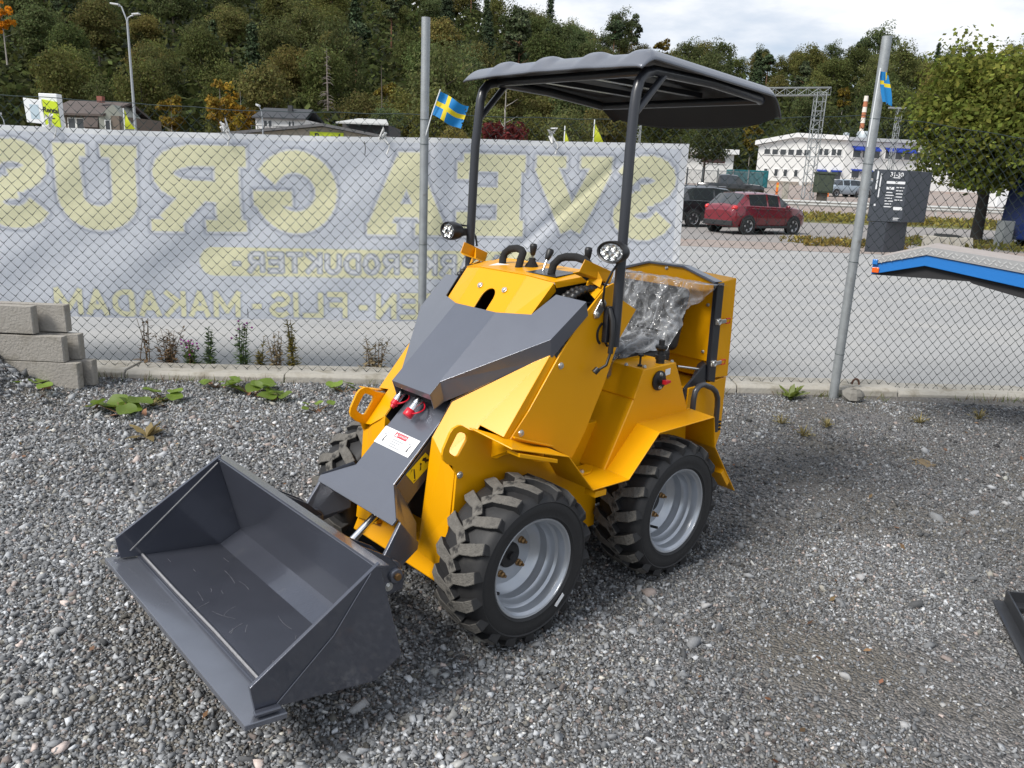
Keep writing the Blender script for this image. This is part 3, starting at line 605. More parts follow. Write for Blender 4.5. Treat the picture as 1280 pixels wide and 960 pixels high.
    B().prism([(-.2195, s*.2, .7525), (-.2195, s*.3765, .7525), (-.2225, s*.3765, .7455), (-.2225, s*.2, .7455)], (.003, 0, .001)).build('seam_edge', YEL, sbx)
    # V shaped corner pockets on top of the console
    wl = empty('corner_pocket', parent=ML)
    a1, a2, a3, a4 = (.088, .325, 1.245), (.066, .33, 1.287), (-.075, .345, 1.238), (-.06, .345, 1.197)
    sheet('pocket_back', [a1, a2, a3, a4], [(0, 1, 2, 3)], YEL, .003, wl, s=s, off=0)
    sheet('pocket_front', [(.092, .30, 1.238), a1, a4, (-.035, .285, 1.200)], [(0, 1, 2, 3)], YEL, .003, wl, s=s, off=0)
    sheet('pocket_cheek', [(.03, .298, 1.216), (.005, .328, 1.262), (-.01, .352, 1.215), (.01, .36, 1.19)], [(0, 1, 2, 3)], YEL, .003, wl, s=s, off=0)
both(chs)

# --- hood
hood = empty('front_hood', parent=ML)
def hoodside(s):
    hb, fb, ft = (.557, .113, .823), (.514, .113, .863), (.274, .114, 1.084)
    w1, w2, w3, w4 = (.223, .240, 1.092), (.25, .368, 1.029), (.138, .272, 1.161), (.110, .390, 1.151)
    dn = lambda p, k=.075, dy=.0: (p[0]-.02, p[1]-dy, p[2]-k)
    V = [hb, fb, ft, w1, w3, w4, w2, dn(hb, .055), dn(fb, .075), dn(w2, .07, .01), dn(w4, .05, .005)]
    F = [(1, 6, 5, 4, 3, 2), (0, 7, 8, 1), (1, 8, 9, 6), (6, 9, 10, 5)]
    sheet('hood_wing', V, F, GRY, .004, hood, s=s, bevel=.0007)
both(hoodside)
hb, fb, ft = (.557, .113, .823), (.514, .113, .863), (.274, .114, 1.084)
sheet('hood_centre', [hb, fb, ft, mir([ft])[0], mir([fb])[0], mir([hb])[0], (.545, .113, .80), (.545, -.113, .80)], [(0, 1, 4, 5), (1, 2, 3, 4), (0, 5, 7, 6)], GRY, .004, hood, bevel=.0007)
B().prism([(.51, -.10, .80), (.51, .10, .80), (.30, .10, .97), (.30, -.10, .97)], (0, 0, -.03)).build('hood_underside', DKI, hood)
# --- console
con = empty('console', parent=ML)
def arcslot(): return [(.0 + .034*cos(a), 1.118+.032*sin(a)) for a in np.linspace(0, pi, 9)]
def cfx(z): return .147+(1.21-z)*.80
mid = [(.131, 1.210), (.130, 1.03), (.034, 1.03)]+arcslot()+[(-.034, 1.03), (-.130, 1.03), (-.131, 1.210)]
sheet('front_panel', [(cfx(z), y, z) for y, z in mid], [tuple(reversed(range(len(mid))))], YEL, .005, con, bevel=.001, off=-1)
def cons(s):
    sheet('front_corner', [(.147, .131, 1.210), (cfx(1.03), .130, 1.03), (.245, .225, 1.05), (.214, .233, 1.091), (.120, .242, 1.197), (.10, .235, 1.165), (.19, .228, 1.085), (.23, .222, 1.05)], [(0, 1, 2, 3, 4), (4, 3, 6, 5), (3, 2, 7, 6)], YEL, .004, con, s=s)
    sheet('top_plate', [(.147, .131, 1.210), (.120, .242, 1.197), (-.02, .262, 1.214), (-.055, .30, 1.205), (-.10, .27, 1.222), (-.10, 0, 1.224), (.147, 0, 1.210), (.147-.0, .131, 1.210), (.108, .241, 1.178), (-.03, .264, 1.195)], [(0, 6, 5, 4, 3, 2, 1), (1, 2, 9, 8)], YEL, .004, con, s=s)
    for yy in (.068,): bolt((cfx(1.152)+.003, s*yy, 1.152), (.78, 0, .62), con, .0085, ZNC, 'dome_bolt')
both(cons)
B().box((.03, 0, 1.07), (.16, .32, .16)).build('console_inside', DKI, con)
for q in range(3): B().tube([(.20+.01*q, .02*q-.02, 1.0), (.19, .01*q-.01, 1.08), (.15, .0, 1.12)], .006, 8).build('cable', [BLK, CHR, BLK][q], con, smooth=60)
sheet('info_sheet', [(.125, -.125, 1.2132), (.105, .06, 1.2132), (.03, .06, 1.219), (.03, -.16, 1.219)], [(0, 1, 2, 3)], WHT, .0008, con, bevel=0, off=1)
sheet('control_plate', [(.10, .075, 1.2135), (.085, .215, 1.2105), (-.02, .215, 1.2205), (-.01, .075, 1.2215)], [(0, 1, 2, 3)], M('control_black', (.03, .03, .032), .25), .003, con, bevel=.001, off=1)
# hoses in the gap beside the console
def hoses(s):
    hs = empty('hose_bundle', parent=ML)
    for k, (dy, dz) in enumerate(((0, 0), (.02, .012), (-.022, .004))):
        P = [Vector((.15-.01*k, s*(.29+dy), 1.06+dz)), Vector((.125, s*(.290+dy), 1.115+dz)), Vector((.085, s*(.297+dy), 1.152+dz)), Vector((.03, s*(.305+dy), 1.170+dz)), Vector((-.03, s*(.315+dy), 1.160+dz)), Vector((-.09, s*(.325+dy), 1.10+dz))]
        Q = []
        for i in range(len(P)-1):
            p_ = [P[max(i-1, 0)], P[i], P[i+1], P[min(i+2, len(P)-1)]]
            for t in np.linspace(0, 1, 16, endpoint=False): Q.append(.5*((2*p_[1])+(-p_[0]+p_[2])*t+(2*p_[0]-5*p_[1]+4*p_[2]-p_[3])*t*t+(-p_[0]+3*p_[1]-3*p_[2]+p_[3])*t**3))
        B().tube(Q, [.0125+.0018*sin(i*1.15) for i in range(len(Q))], 10).build('spiral_hose', M('hose_black', (.018, .018, .019), .4), hs, smooth=60)
both(hoses)
# handles and levers
def handle(y0, y1, x0, lean):
    P = [(x0+.03, y0, 1.215), (x0+.02, y0, 1.250), (x0, y0+.01*np.sign(y1-y0), 1.272), (x0-.01, y0+.03*np.sign(y1-y0), 1.280), (x0-.02, (y0+y1)/2, 1.283), (x0-.02, y1-.03*np.sign(y1-y0), 1.277), (x0-.02, y1, 1.258), (x0-.01, y1, 1.235), (x0, y1-.01*np.sign(y1-y0), 1.215)]
    B().tube(P, .0145, 12).build('foam_handle', FOAM, con, smooth=70)
handle(-.02, -.155, .02, 0); handle(.165, .31, .03, 0)
def lever(base, topp, boot):
    lv = empty('lever', parent=con); b_ = Vector(base); t = Vector(topp); d = (t-b_)
    if boot: B().tube([b_, b_+d*.1, b_+d*.3, b_+d*.42], [.028, .026, .014, .012], 14).build('rubber_boot', FOAM, lv, smooth=50)
    B().tube([b_, b_+d*.7], .0045, 8).build('stem', CHR, lv, smooth=60)
    B().tube([b_+d*.52, b_+d*.56, b_+d*.7, b_+d*.9, b_+d*.98, b_+d*1.0], [.006, .009, .012, .0145, .012, .004], 14).build('grip', BLK, lv, smooth=60)
lever((0, 0, 1.215), (.0, .005, 1.310), True); lever((.04, .1, 1.215), (.0, .098, 1.298), False); lever((-.05, .235, 1.21), (-.05, .24, 1.318), True)

# --- seat under crumpled plastic film
seat = empty('driver_seat', parent=ML)
def seat_shape(bb, g=0.):
    def ring(x0, z0, x1, z1, y, th): pass
    bb.prism([(-.30, -.21-g, .80), (-.66, -.22-g, .80), (-.66, .22+g, .80), (-.30, .21+g, .80)], (0, 0, .085+g))
    bb.prism([(-.63, -.21-g, .86), (-.63, .21+g, .86), (-.70, .205+g, 1.13+g), (-.70, -.205-g, 1.13+g)], (-.09, 0, -.01))
o = B(); seat_shape(o); o.build('cushion', M('seat_vinyl', (.012, .012, .013), .45), seat, bevel=.03, seg=4)
film = bpy.data.materials.new('clear_film'); film.use_nodes = True; t = film.node_tree; t.nodes.clear()
fo = N(t, 'ShaderNodeOutputMaterial'); ft_ = N(t, 'ShaderNodeBsdfTransparent'); fg = N(t, 'ShaderNodeBsdfPrincipled', in_Roughness=.07); fg.inputs['Base Color'].default_value = (.55, .57, .60, 1); fg.inputs['Specular IOR Level'].default_value = .9
fm = N(t, 'ShaderNodeMixShader'); fr = N(t, 'ShaderNodeFresnel', in_IOR=1.7); fn = N(t, 'ShaderNodeTexNoise', in_Scale=9, in_Detail=5, in_Distortion=1.4); fc = N(t, 'ShaderNodeTexCoord')
fbp = N(t, 'ShaderNodeBump', in_Strength=.8, in_Distance=.015); fad = N(t, 'ShaderNodeMath', operation='ADD', use_clamp=True); fad0 = N(t, 'ShaderNodeMath', operation='ADD', in_1=.05); fmx = N(t, 'ShaderNodeMath', operation='MAXIMUM')
fmp = N(t, 'ShaderNodeMapping'); fmp.inputs['Rotation'].default_value = (radians(38), 0, 0); fmp.inputs['Scale'].default_value = (3.0, 9.0, 2.6); t.links.new(fc.outputs['Object'], fmp.inputs[0])
def ridge(vec, sc, dist, width, hi):
    n_ = N(t, 'ShaderNodeTexNoise', in_Scale=sc, in_Detail=3, in_Distortion=dist); t.links.new(vec, n_.inputs['Vector']); a_ = N(t, 'ShaderNodeMath', operation='SUBTRACT', in_1=.5); b__ = N(t, 'ShaderNodeMath', operation='ABSOLUTE'); c_ = N(t, 'ShaderNodeMapRange', in_1=0, in_2=width, in_3=hi, in_4=0.)
    t.links.new(n_.outputs['Fac'], a_.inputs[0]); t.links.new(a_.outputs[0], b__.inputs[0]); t.links.new(b__.outputs[0], c_.inputs[0]); return n_, c_
n1_, r1_ = ridge(fmp.outputs[0], 1.7, .5, .09, .34); n2_, r2_ = ridge(fmp.outputs[0], 4.6, .6, .05, .17)
t.links.new(r1_.outputs[0], fmx.inputs[0]); t.links.new(r2_.outputs[0], fmx.inputs[1]); t.links.new(fmx.outputs[0], fad0.inputs[0]); t.links.new(fad0.outputs[0], fad.inputs[0]); t.links.new(fr.outputs[0], fad.inputs[1])
t.links.new(n1_.outputs['Fac'], fbp.inputs['Height']); t.links.new(fbp.outputs[0], fg.inputs['Normal']); t.links.new(fad.outputs[0], fm.inputs[0]); t.links.new(ft_.outputs[0], fm.inputs[1]); t.links.new(fg.outputs[0], fm.inputs[2]); t.links.new(fm.outputs[0], fo.inputs[0])
nu_, nv_ = 90, 110; rg = np.random.default_rng(3)
vv = np.linspace(0, 1, nv_); uu = np.linspace(-1, 1, nu_); UU, VV = np.meshgrid(uu, vv)
px_ = np.interp(VV, [0, .08, .38, .46, .92, 1], [-.24, -.25, -.58, -.61, -.68, -.80]); pz_ = np.interp(VV, [0, .08, .38, .46, .92, 1], [.80, .905, .925, .97, 1.162, 1.155])
wd = np.interp(VV, [0, .4, .75, .92, 1], [.235, .25, .255, .26, .24])
edge = np.clip((np.abs(UU)-.82)/.18, 0, 1)
py_ = UU*wd*(1-.02*edge); px_ = px_-.06*edge*(VV > .42)-.0*edge; pz_ = pz_-.05*edge*(VV <= .42)
cr = np.abs(vnoise(UU*3+40+VV*4, VV*3+20-UU*4, 2.2, 51)-.5)*2; cr2 = np.abs(vnoise(UU*1.2-VV*1.6+50, VV*6+UU*4.5+20, 1.9, 52)-.5)*2; cr4 = np.abs(vnoise(UU*2-VV*2.4+30, VV*13+UU*9+40, 1.8, 54)-.5)*2; cr3 = vnoise(UU*8+40, VV*8+60, 2., 53)
disp = -.018*cr**.7-.034*cr2**.8-.012*cr4**.8+.004*cr3+.035
nx = np.where(VV > .42, .93, .15); nz_ = np.where(VV > .42, .3, .98)
px_ = px_+nx*disp; pz_ = pz_+nz_*disp
corner = np.clip((UU-.4)/.6, 0, 1)*np.clip((VV-.62)/.3, 0, 1); py_ = py_+.075*corner; pz_ = pz_-.015*corner; px_ = px_-.05*corner
Vf = np.stack([px_, py_, pz_], -1).reshape(-1, 3); ii = np.arange(nu_-1)[None, :]+nu_*np.arange(nv_-1)[:, None]
link('plastic_cover', np_mesh('plastic_cover', Vf, np.stack([ii, ii+1, ii+nu_+1, ii+nu_], -1).reshape(-1, 4), film, smooth=True), seat)
B().box((-.42, 0, .70), (.5, .38, .16)).build('seat_base', DARK, seat, bevel=.005)
# --- controls on the near seat box
ctl = empty('throttle_control', parent=ML)
B().lathe([(0, .864), (.017, .864), (.017, .878), (.021, .880), (.021, .898), (.014, .900), (.014, .915), (.018, .918), (.024, .926), (.024, .934), (.012, .938), (.012, .958), (0, .958)], (-.404, .345, 0), 18, 'z').build('throttle_knob', BLK, ctl, smooth=35)
B().lathe([(0, .864), (.010, .864), (.010, .870), (.004, .872), (.004, .902), (.012, .906), (.012, .912), (0, .914)], (-.29, .335, 0), 14, 'z').build('choke_knob', BLK, ctl, smooth=35)
for xx, yy in ((-.285, .362), (-.25, .30), (-.46, .362)): bolt((xx, yy, .866), (0, 0, 1), ctl, .006)
isw = empty('isolator_switch', parent=ML)
B().lathe([(0, .377), (.040, .377), (.040, .383), (.018, .388), (.018, .402), (0, .402)], (-.362, 0, .806), 24, 'y').build('switch_base', BLK, isw, smooth=35)
B().prism([(-.352, .402, .797), (-.352, .402, .815), (-.385, .402, .812), (-.385, .402, .803)], (-.002, .018, 0)).build('red_key', RED, isw, bevel=.002)
B().prism([(-.40, .378, .82), (-.40, .378, .845), (-.432, .378, .848), (-.432, .378, .823)], (0, .001, 0)).build('paper_tag', WHT, isw)
for zz in (.832, .780): bolt((-.362, .385, zz), (0, 1, 0), isw, .006)

# --- rear engine hood
rh = empty('rear_hood', parent=ML)
arch = [(-.262, 1.149), (-.097, 1.197), (.097, 1.197), (.262, 1.149), (.262, .80), (-.262, .80)]
B().prism([(-.860, y, z) for y, z in arch], (-.012, 0, 0)).build('front_plate', YEL, rh, bevel=.002)
for yy, zz in ((0, 1.184), (.24, 1.05), (.24, .84), (-.24, 1.05)): bolt((-.859, yy, zz), (1, 0, 0), rh, .006)
ar2 = [(-.275, 1.156), (-.10, 1.206), (.10, 1.206), (.275, 1.156)]
sl_ = B()
for i in range(3): sl_.prism([(-.845, ar2[i][0], ar2[i][1]), (-.845, ar2[i+1][0], ar2[i+1][1]), (-.845, ar2[i+1][0]*.965, ar2[i+1][1]-.010), (-.845, ar2[i][0]*.965, ar2[i][1]-.010)], (-.05, 0, 0))
sl_.build('top_seal', GRY, rh, bevel=.002)
def rear(s):
    B().prism(sy([(-.848, .262, 1.148), (-.900, .262, 1.150), (-.915, .262, .700), (-.862, .262, .715)], s), (0, s*.022, 0)).build('edge_channel', M('channel_black', (.02, .022, .028), .4, coat=.3), rh, bevel=.003)
    B().prism([(-.896, s*.2, .795), (-.846, s*.262, .795), (-.70, s*.262, .700), (-.70, s*.262, .640), (-.86, s*.262, .71)], (0, s*.012, 0)).build('channel_foot', bpy.data.materials['channel_black'], rh, bevel=.003)
    for zz in (.982, .795):
        la = empty('toggle_latch', parent=rh)
        B().box((-.872, s*.290, zz), (.030, .010, .026)).build('latch_plate', ZNC, la, bevel=.002)
        B().tube([(-.875+.012*cos(a), s*.297, zz+.012*sin(a)) for a in np.linspace(0, 2*pi, 14, endpoint=False)], .0035, 8, closed=True).build('latch_ring', ZNC, la, smooth=60)
        B().box((-.908, s*.294, zz), (.04, .010, .018)).build('latch_arm', ZNC, la, bevel=.002)
        B().tube([(-.925, s*.298, zz+.010), (-.955, s*.298, zz+.010), (-.955, s*.298, zz-.010), (-.925, s*.298, zz-.010)], .003, 6).build('red_grip', RED, la)
both(rear)
bx = [(-.872, .262, 1.146), (-.872, .10, 1.194), (-.872, -.10, 1.194), (-.872, -.262, 1.146), (-.872, -.278, .70), (-.872, .278, .70)]
V = [(-.872, .272, 1.150), (-.872, .10, 1.196), (-.872, -.10, 1.196), (-.872, -.272, 1.150), (-.985, -.288, 1.168), (-.985, .288, 1.168), (-1.008, .288, .718), (-1.008, -.288, .718), (-.872, .278, .722), (-.872, -.278, .722)]
B().add(V, [(0, 5, 4, 3, 2, 1), (0, 8, 6, 5), (3, 4, 7, 9), (4, 5, 6, 7), (6, 8, 9, 7), (0, 1, 2, 3, 9, 8)]).build('hood_box', YEL, rh, bevel=.003)
B().prism([(-.72, .280, .700), (-.80, .280, .700), (-1.012, .280, .714), (-1.020, .280, .44), (-.985, .280, .36), (-.72, .280, .42)], (0, -.56, 0)).build('lower_box', YEL, ML, bevel=.004)
for k in range(6): bolt((-1.0+.012*(k % 2), .2805, .50-.018*(k//2)), (0, 1, 0), rh, .0045, DKI, 'vent_hole')
def guard(s):
    P = [(-.708, s*.32, .56), (-.706, s*.32, .660), (-.712, s*.32, .695), (-.735, s*.32, .716), (-.77, s*.32, .719), (-.838, s*.32, .694), (-.872, s*.32, .672), (-.893, s*.32, .640), (-.900, s*.32, .60), (-.905, s*.32, .48)]
    B().tube(P, .0125, 14).build('guard_tube', M('guard_paint', (.035, .037, .044), .4, coat=.4), ML, smooth=60)
both(guard)
B().tube([(-.66, .25, .80), (-.84, .26, .765)], .006, 8).build('stay_rod', CHR, rh, smooth=60)

# --- canopy
can = empty('canopy', parent=ML); PST = M('post_paint', (.022, .024, .031), .38, coat=.4, coat_r=.2)
def postf(s):
    P = [(-.030, s*.412, .985), (-.032, s*.41, 1.3), (-.036, s*.405, 1.66), (-.045, s*.40, 1.79), (-.050, s*.40, 1.84), (-.062, s*.40, 1.878), (-.088, s*.40, 1.905), (-.13, s*.40, 1.918), (-.45, s*.415, 1.915), (-.77, s*.42, 1.893), (-.80, s*.41, 1.888)]
    B().tube(P, .0180, 18).build('post', PST, can, smooth=60)
    B().tube([(-.052, s*.40, 1.775), (-.19, s*.405, 1.915)], .0125, 12).build('brace', PST, can, smooth=60)
    B().box((-.02, s*.382, 1.06), (.03, .022, .13)).build('post_clamp', PST, can, bevel=.003)
    br = empty('post_bracket', parent=can)
    B().prism([(.045, s*.372, 1.085), (.052, s*.372, 1.103), (.018, s*.372, 1.152), (-.005, s*.372, 1.148), (-.008, s*.372, 1.12), (.025, s*.372, 1.085)], (0, s*.006, 0)).build('bracket_plate', ZNC, br, bevel=.0015)
    bolt((.036, s*.378, 1.098), (0, s, 0), br, .009); bolt((.006, s*.378, 1.135), (0, s, 0), br, .009)
    pin = B().tube([(-.005, s*.40, 1.12), (.0, s*.42, 1.08), (.0, s*.425, 1.03), (.004, s*.425, .965)], .010, 10); pin.tube([(.004, s*.425, 1.03), (.006, s*.428, .97), (.02, s*.425, .925), (.05, s*.41, .905)], .005, 8); pin.tube([(.045, s*.41, .912), (.058, s*.405, .898)], .011, 10)
    pin.build('release_cable', BLK, br, smooth=60)
    # work lamp
    lp = empty('work_lamp', parent=can); cx, cy, cz = .035, s*.438, 1.322
    Rl = Euler((0, 0, radians(6*s))).to_matrix()
    def ov(r, h, n=28): return [Vector((h, r[0]*cos(2*pi*i/n)*(1 if abs(cos(2*pi*i/n)) < .99 else 1), r[1]*sin(2*pi*i/n))) for i in range(n)]
    rings = [ov((.047, .030), .030), ov((.054, .036), .034), ov((.056, .038), .026), ov((.056, .038), .004), ov((.046, .032), -.018), ov((.030, .02), -.032)]
    bb = B(); V = [Rl @ p+Vector((cx, cy, cz)) for r in rings for p in r]; n = 28
    F = [(i*n+j, (i+1)*n+j, (i+1)*n+(j+1) % n, i*n+(j+1) % n) for i in range(len(rings)-1) for j in range(n)]+[tuple(range((len(rings)-1)*n, len(rings)*n))]
    bb.add(V, F).build('lamp_housing', BLK, lp, smooth=40)
    bb = B().add([Rl @ p+Vector((cx, cy, cz)) for p in ov((.045, .029), .026)], [tuple(range(28))]); bb.build('reflector', M('reflector', (.62, .63, .64), .16, metal=.9, bump=.5, bs=90), lp)
    for a in range(6):
        q = Rl @ Vector((.027, .026*cos(a*pi/3), .017*sin(a*pi/3)))+Vector((cx, cy, cz))
        B().lathe([(.003, -.001), (.010, .003), (.0115, .005)], q, 14, 'x').build('led_cup', bpy.data.materials['reflector'], lp, smooth=60)
        B().ellipsoid(q+Vector((.001, 0, 0)), (.004, .004, .004), 8, 6).build('led', M('led_white', (.85, .85, .78), .2), lp, smooth=60)
    B().box((-.005, s*.425, cz-.004), (.05, .03, .03)).build('lamp_bracket', BLK, lp, bevel=.003)
    if s > 0: B().tube([(.012, s*.440, 1.29), (.035, s*.43, 1.255), (.045, s*.41, 1.20), (.03, s*.395, 1.15), (.012, s*.39, 1.12)], .0042, 8).build('lamp_cable', BLK, lp, smooth=60)
    else: B().tube([(.0, s*.44, 1.345), (-.03, s*.43, 1.342), (-.06, s*.41, 1.30), (-.062, s*.40, 1.26)], .0042, 8).build('lamp_cable', BLK, lp, smooth=60)
both(postf)
B().tube([(-.135, -.40, 1.918), (-.135, .40, 1.918)], .016, 12).build('cross_tube', PST, can, smooth=60)
B().tube([(-.80, -.41, 1.888), (-.80, .41, 1.888)], .016, 12).build('cross_tube', PST, can, smooth=60)
for yy in (-.13, .13): B().box((-.46, yy, 1.915), (.66, .03, .02)).build('roof_rail', PST, can, bevel=.002)
# roof shell: ribbed, edges turned down
xs = np.concatenate([np.linspace(.0, -.08, 10), np.linspace(-.10, -.82, 34), np.linspace(-.84, -1.03, 16)]); ys = np.linspace(-1, 1, 101)
XX, YY = np.meshgrid(xs, ys); wd = .463
def roofz(X, Yn):
    Y = Yn*wd; z = 1.976-.010*(Y/.46)**2+.050*X
    rib = sum(np.exp(-((Y-c)/.048)**4) for c in (-.275, -.04, .195, .40)); z = z+.013*rib*sstep(.01, -.05, X)*sstep(-.92, -.80, X)
    fr_ = np.clip((X+.075)/.075, 0, 1); ed = np.clip((np.abs(Y)-(wd-.034))/.034, 0, 1); z = z-np.hypot(.052*fr_**1.5, .022*ed**2)
    re = np.clip((-.83-X)/.20, 0, 1); return z-.118*re**1.25*(1-.45*np.abs(Yn)**3)
ins = np.clip((-.80-XX)/.23, 0, 1); Yp = YY*wd*(1-.05*ins**2)*(1-.02*np.clip((XX+.04)/.04, 0, 1)); Xp = XX+.105*ins*(np.abs(YY)**2.6)
Vr = np.stack([Xp, Yp, roofz(XX, YY)], -1).reshape(-1, 3); nxr = len(xs); ii = np.arange(nxr-1)[None, :]+nxr*np.arange(len(ys)-1)[:, None]
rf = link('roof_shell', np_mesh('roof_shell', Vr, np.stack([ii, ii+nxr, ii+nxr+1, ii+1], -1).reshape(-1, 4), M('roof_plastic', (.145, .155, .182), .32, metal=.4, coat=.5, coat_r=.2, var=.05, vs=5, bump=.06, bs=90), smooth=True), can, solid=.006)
rf.data.materials.append(M('roof_inside_shade', (.016, .017, .020), .6)); rf.modifiers['solid'].material_offset = 1  # near-black inner face, the shade under the canopy put into its colour

# --- wheels
HW = .100; RO = .287; RC = .262
def tyre_mesh():
    p = [(.168, -.088), (.178, -.097), (.200, -.105), (.225, -.107), (.243, -.103), (.256, -.092), (.262, -.07), (.264, 0), (.262, .07), (.256, .092), (.243, .103), (.236, .1075), (.232, .1045), (.225, .107), (.205, .107), (.190, .104), (.184, .1055), (.178, .099), (.168, .090), (.160, .05), (.160, -.05)]
    return B().lathe(p, (0, 0, 0), 72, 'y', closed=True).mesh('tyre', TYR, 40)
def lug_mesh(side):
    # developed outline (s along the tread, y across); arm from the shoulder plus bent toe
    w = .0182
    c = [(-.030, .106), (-.012, .070), (.002, .030), (.006, .014), (.024, -.003), (.036, -.014)]
    bb = B(); ns = len(c); top = []; 
    for i, (sx_, y) in enumerate(c):
        a = Vector(c[max(i-1, 0)]); b_ = Vector(c[min(i+1, ns-1)]); d = (b_-a).normalized(); nn = Vector((-d.y, d.x)); ww = w*(1.15 if i < 2 else 1.0)
        rr = RO-.004*(abs(y)/.1)**2-(.010 if i == 0 else 0)
        for k, off in ((0, -ww), (1, ww)):
            p = Vector((sx_, y))+nn*off; yy = min(p.y, .108); top.append((p.x, yy, rr))
    V = []
    for (sx_, y, r_) in top:
        for rad, shr in ((r_, 1.), (.252 if abs(y) < .09 else .238, 1.)):
            ang = sx_/RO; V.append((rad*sin(ang), y*side, rad*cos(ang)))
    F = []
    q = lambda i, k, l: (i*2+k)*2+l
    for i in range(ns-1):
        F += [(q(i, 0, 0), q(i, 1, 0), q(i+1, 1, 0), q(i+1, 0, 0)), (q(i, 0, 1), q(i, 0, 0), q(i+1, 0, 0), q(i+1, 0, 1)), (q(i, 1, 0), q(i, 1, 1), q(i+1, 1, 1), q(i+1, 1, 0))]
    F += [(q(0, 0, 0), q(0, 0, 1), q(0, 1, 1), q(0, 1, 0)), (q(ns-1, 0, 1), q(ns-1, 0, 0), q(ns-1, 1, 0), q(ns-1, 1, 1))]
    bb.add(V, F); me = bb.mesh('tread_lug', LUG)
    bmm = bmesh.new(); bmm.from_mesh(me); bmesh.ops.recalc_face_normals(bmm, faces=bmm.faces)
    bmesh.ops.bevel(bmm, geom=[e for e in bmm.edges if len(e.link_faces) == 2 and e.calc_face_angle(0) > .5], offset=.0022, segments=1, affect='EDGES', clamp_overlap=True)
    # flanks stay clean black rubber, the tread face is dusty
    me.materials.append(TYR)
    for f in bmm.faces:
        ctr = f.calc_center_median(); rad = Vector((ctr.x, 0, ctr.z)).normalized(); f.material_index = 0 if f.normal.dot(rad) > .6 and Vector((ctr.x, ctr.z)).length > RO-.017 else 1
    bmm.to_mesh(me); bmm.free(); return me
TM = tyre_mesh(); LM = [lug_mesh(1), lug_mesh(-1)]
rimp = [(.160, -.085), (.174, -.090), (.176, -.095), (.172, -.098), (.165, -.09), (.155, -.06), (.140, -.052), (.138, .02), (.146, .03), (.148, .05), (.158, .058), (.163, .080), (.1745, .092), (.177, .0965), (.1745, .0995), (.170, .098), (.168, .092), (.160, .086), (.157, .076), (.1563, .058), (.149, .051), (.1475, .044), (.1472, .016), (.1395, .009), (.1380, -.014), (.128, -.026), (.112, -.034), (.108, -.037), (.060, -.038), (0, -.038)]
RMm = B().lathe(rimp, (0, 0, 0), 64, 'y').mesh('rim', RIM, 35)
HUBm = B().lathe([(.046, -.038), (.046, -.026), (.041, -.020), (.016, -.019), (.013, -.008), (0, -.007)], (0, 0, 0), 28, 'y').mesh('hub_cap', BLK, 35)
NUTm = B().lathe([(.013, -.002), (.013, .004), (.0105, .006), (.0105, .016), (.006, .02), (.0055, .028), (0, .029)], (0, 0, 0), 8, 'y').mesh('wheel_nut', BRS, None)
def wheel(x, s):
    w = empty('wheel', (x, s*.404, .287), (0, 0, 0 if s > 0 else pi), ML)
    link('tyre', TM, w); link('rim', RMm, w, bevel=0); link('hub_cap', HUBm, w)
    off = .1 if x > 0 else .55
    for a in range(5):
        o = link('wheel_nut', NUTm, w); an = off+a*2*pi/5; o.location = (.072*cos(an), -.036, .072*sin(an))
    for k in range(18):
        for sd_ in (0, 1):
            o = link('tread_lug', LM[sd_], w); o.rotation_euler = (0, (k+.5*sd_)*2*pi/18+.08, 0)
    v = B().tube([(.118*cos(.9-x), .0, -.118*abs(sin(.9))), (.112*cos(.9-x), .035, -.112*abs(sin(.9)))], .006, 8).build('valve', BLK, w, smooth=50)
    return w
ww = [wheel(x, s) for x in (.398, -.398) for s in (1, -1)]
B().prism([(.285-.398, .1075, .108-.287), (.250-.398, .1075, .142-.287), (.260-.398, .1075, .155-.287), (.297-.398, .1075, .118-.287)], (0, .0006, 0)).build('tyre_sticker', WHT, ww[0])
B().tube([(.398, -.33, .287), (.398, .33, .287)], .04, 14).build('axle', DKI, ch); B().tube([(-.398, -.33, .287), (-.398, .33, .287)], .04, 14).build('axle', DKI, ch)
# ================================================================== surroundings
def gz(x, y): return float(ground_z(x, y))
# --- paved strips beyond the fence
ASPH = M('lot_asphalt', (.30, .30, .297), .92, var=.10, vs=.9, bump=.25, bs=60, dirt=(.37, .36, .34), dirt_lo=.5, dirt_hi=.75, ds=.5, detail=8)
PINK = M('pinkish_paving', (.27, .225, .20), .92, var=.15, vs=1.2, bump=.2, bs=40, dirt=(.30, .17, .12), dirt_lo=.58, dirt_hi=.7, ds=.35)
ROAD = M('road_asphalt', (.23, .215, .205), .92, var=.12, vs=.4, bump=.1, bs=30)
VERGE = M('verge_grass', (.13, .13, .045), .95, var=.35, vs=1.5, bump=.6, bs=18, dirt=(.22, .17, .08), dirt_lo=.5, dirt_hi=.7, ds=.4)
def strip(name, y0, y1, mat, dz, x0=-70, x1=95, nx=100, ny=10):
    xs = np.linspace(x0, x1, nx); ys = np.linspace(0, 1, ny)
    fn = lambda X, Y: ground_z(X, Y)
    def warp(X, Y):
        lo = y0(X) if callable(y0) else y0
        return X, lo+(y1-lo)*Y
    return grid_sheet(name, xs, ys, mat, dz, warp=warp)
strip('asphalt_lot', lambda X: fence_y(np.clip(X, -9, 9))+.14, 22.3, ASPH, .004, ny=24)
strip('paving', 22.3, 25.6, PINK, .008); strip('parking_road', 25.6, 39.5, ROAD, .004, ny=16); strip('verge', 39.5, 45.5, VERGE, .008)
strip('road', 45.5, 61, PINK, .004, ny=10); strip('verge', 61, 67, VERGE, .008); strip('yard_paving', 67, 112, PINK, .004, ny=20)
M_yel = M('yellow_green_grass', (.16, .15, .035), .9, var=.3, vs=30)

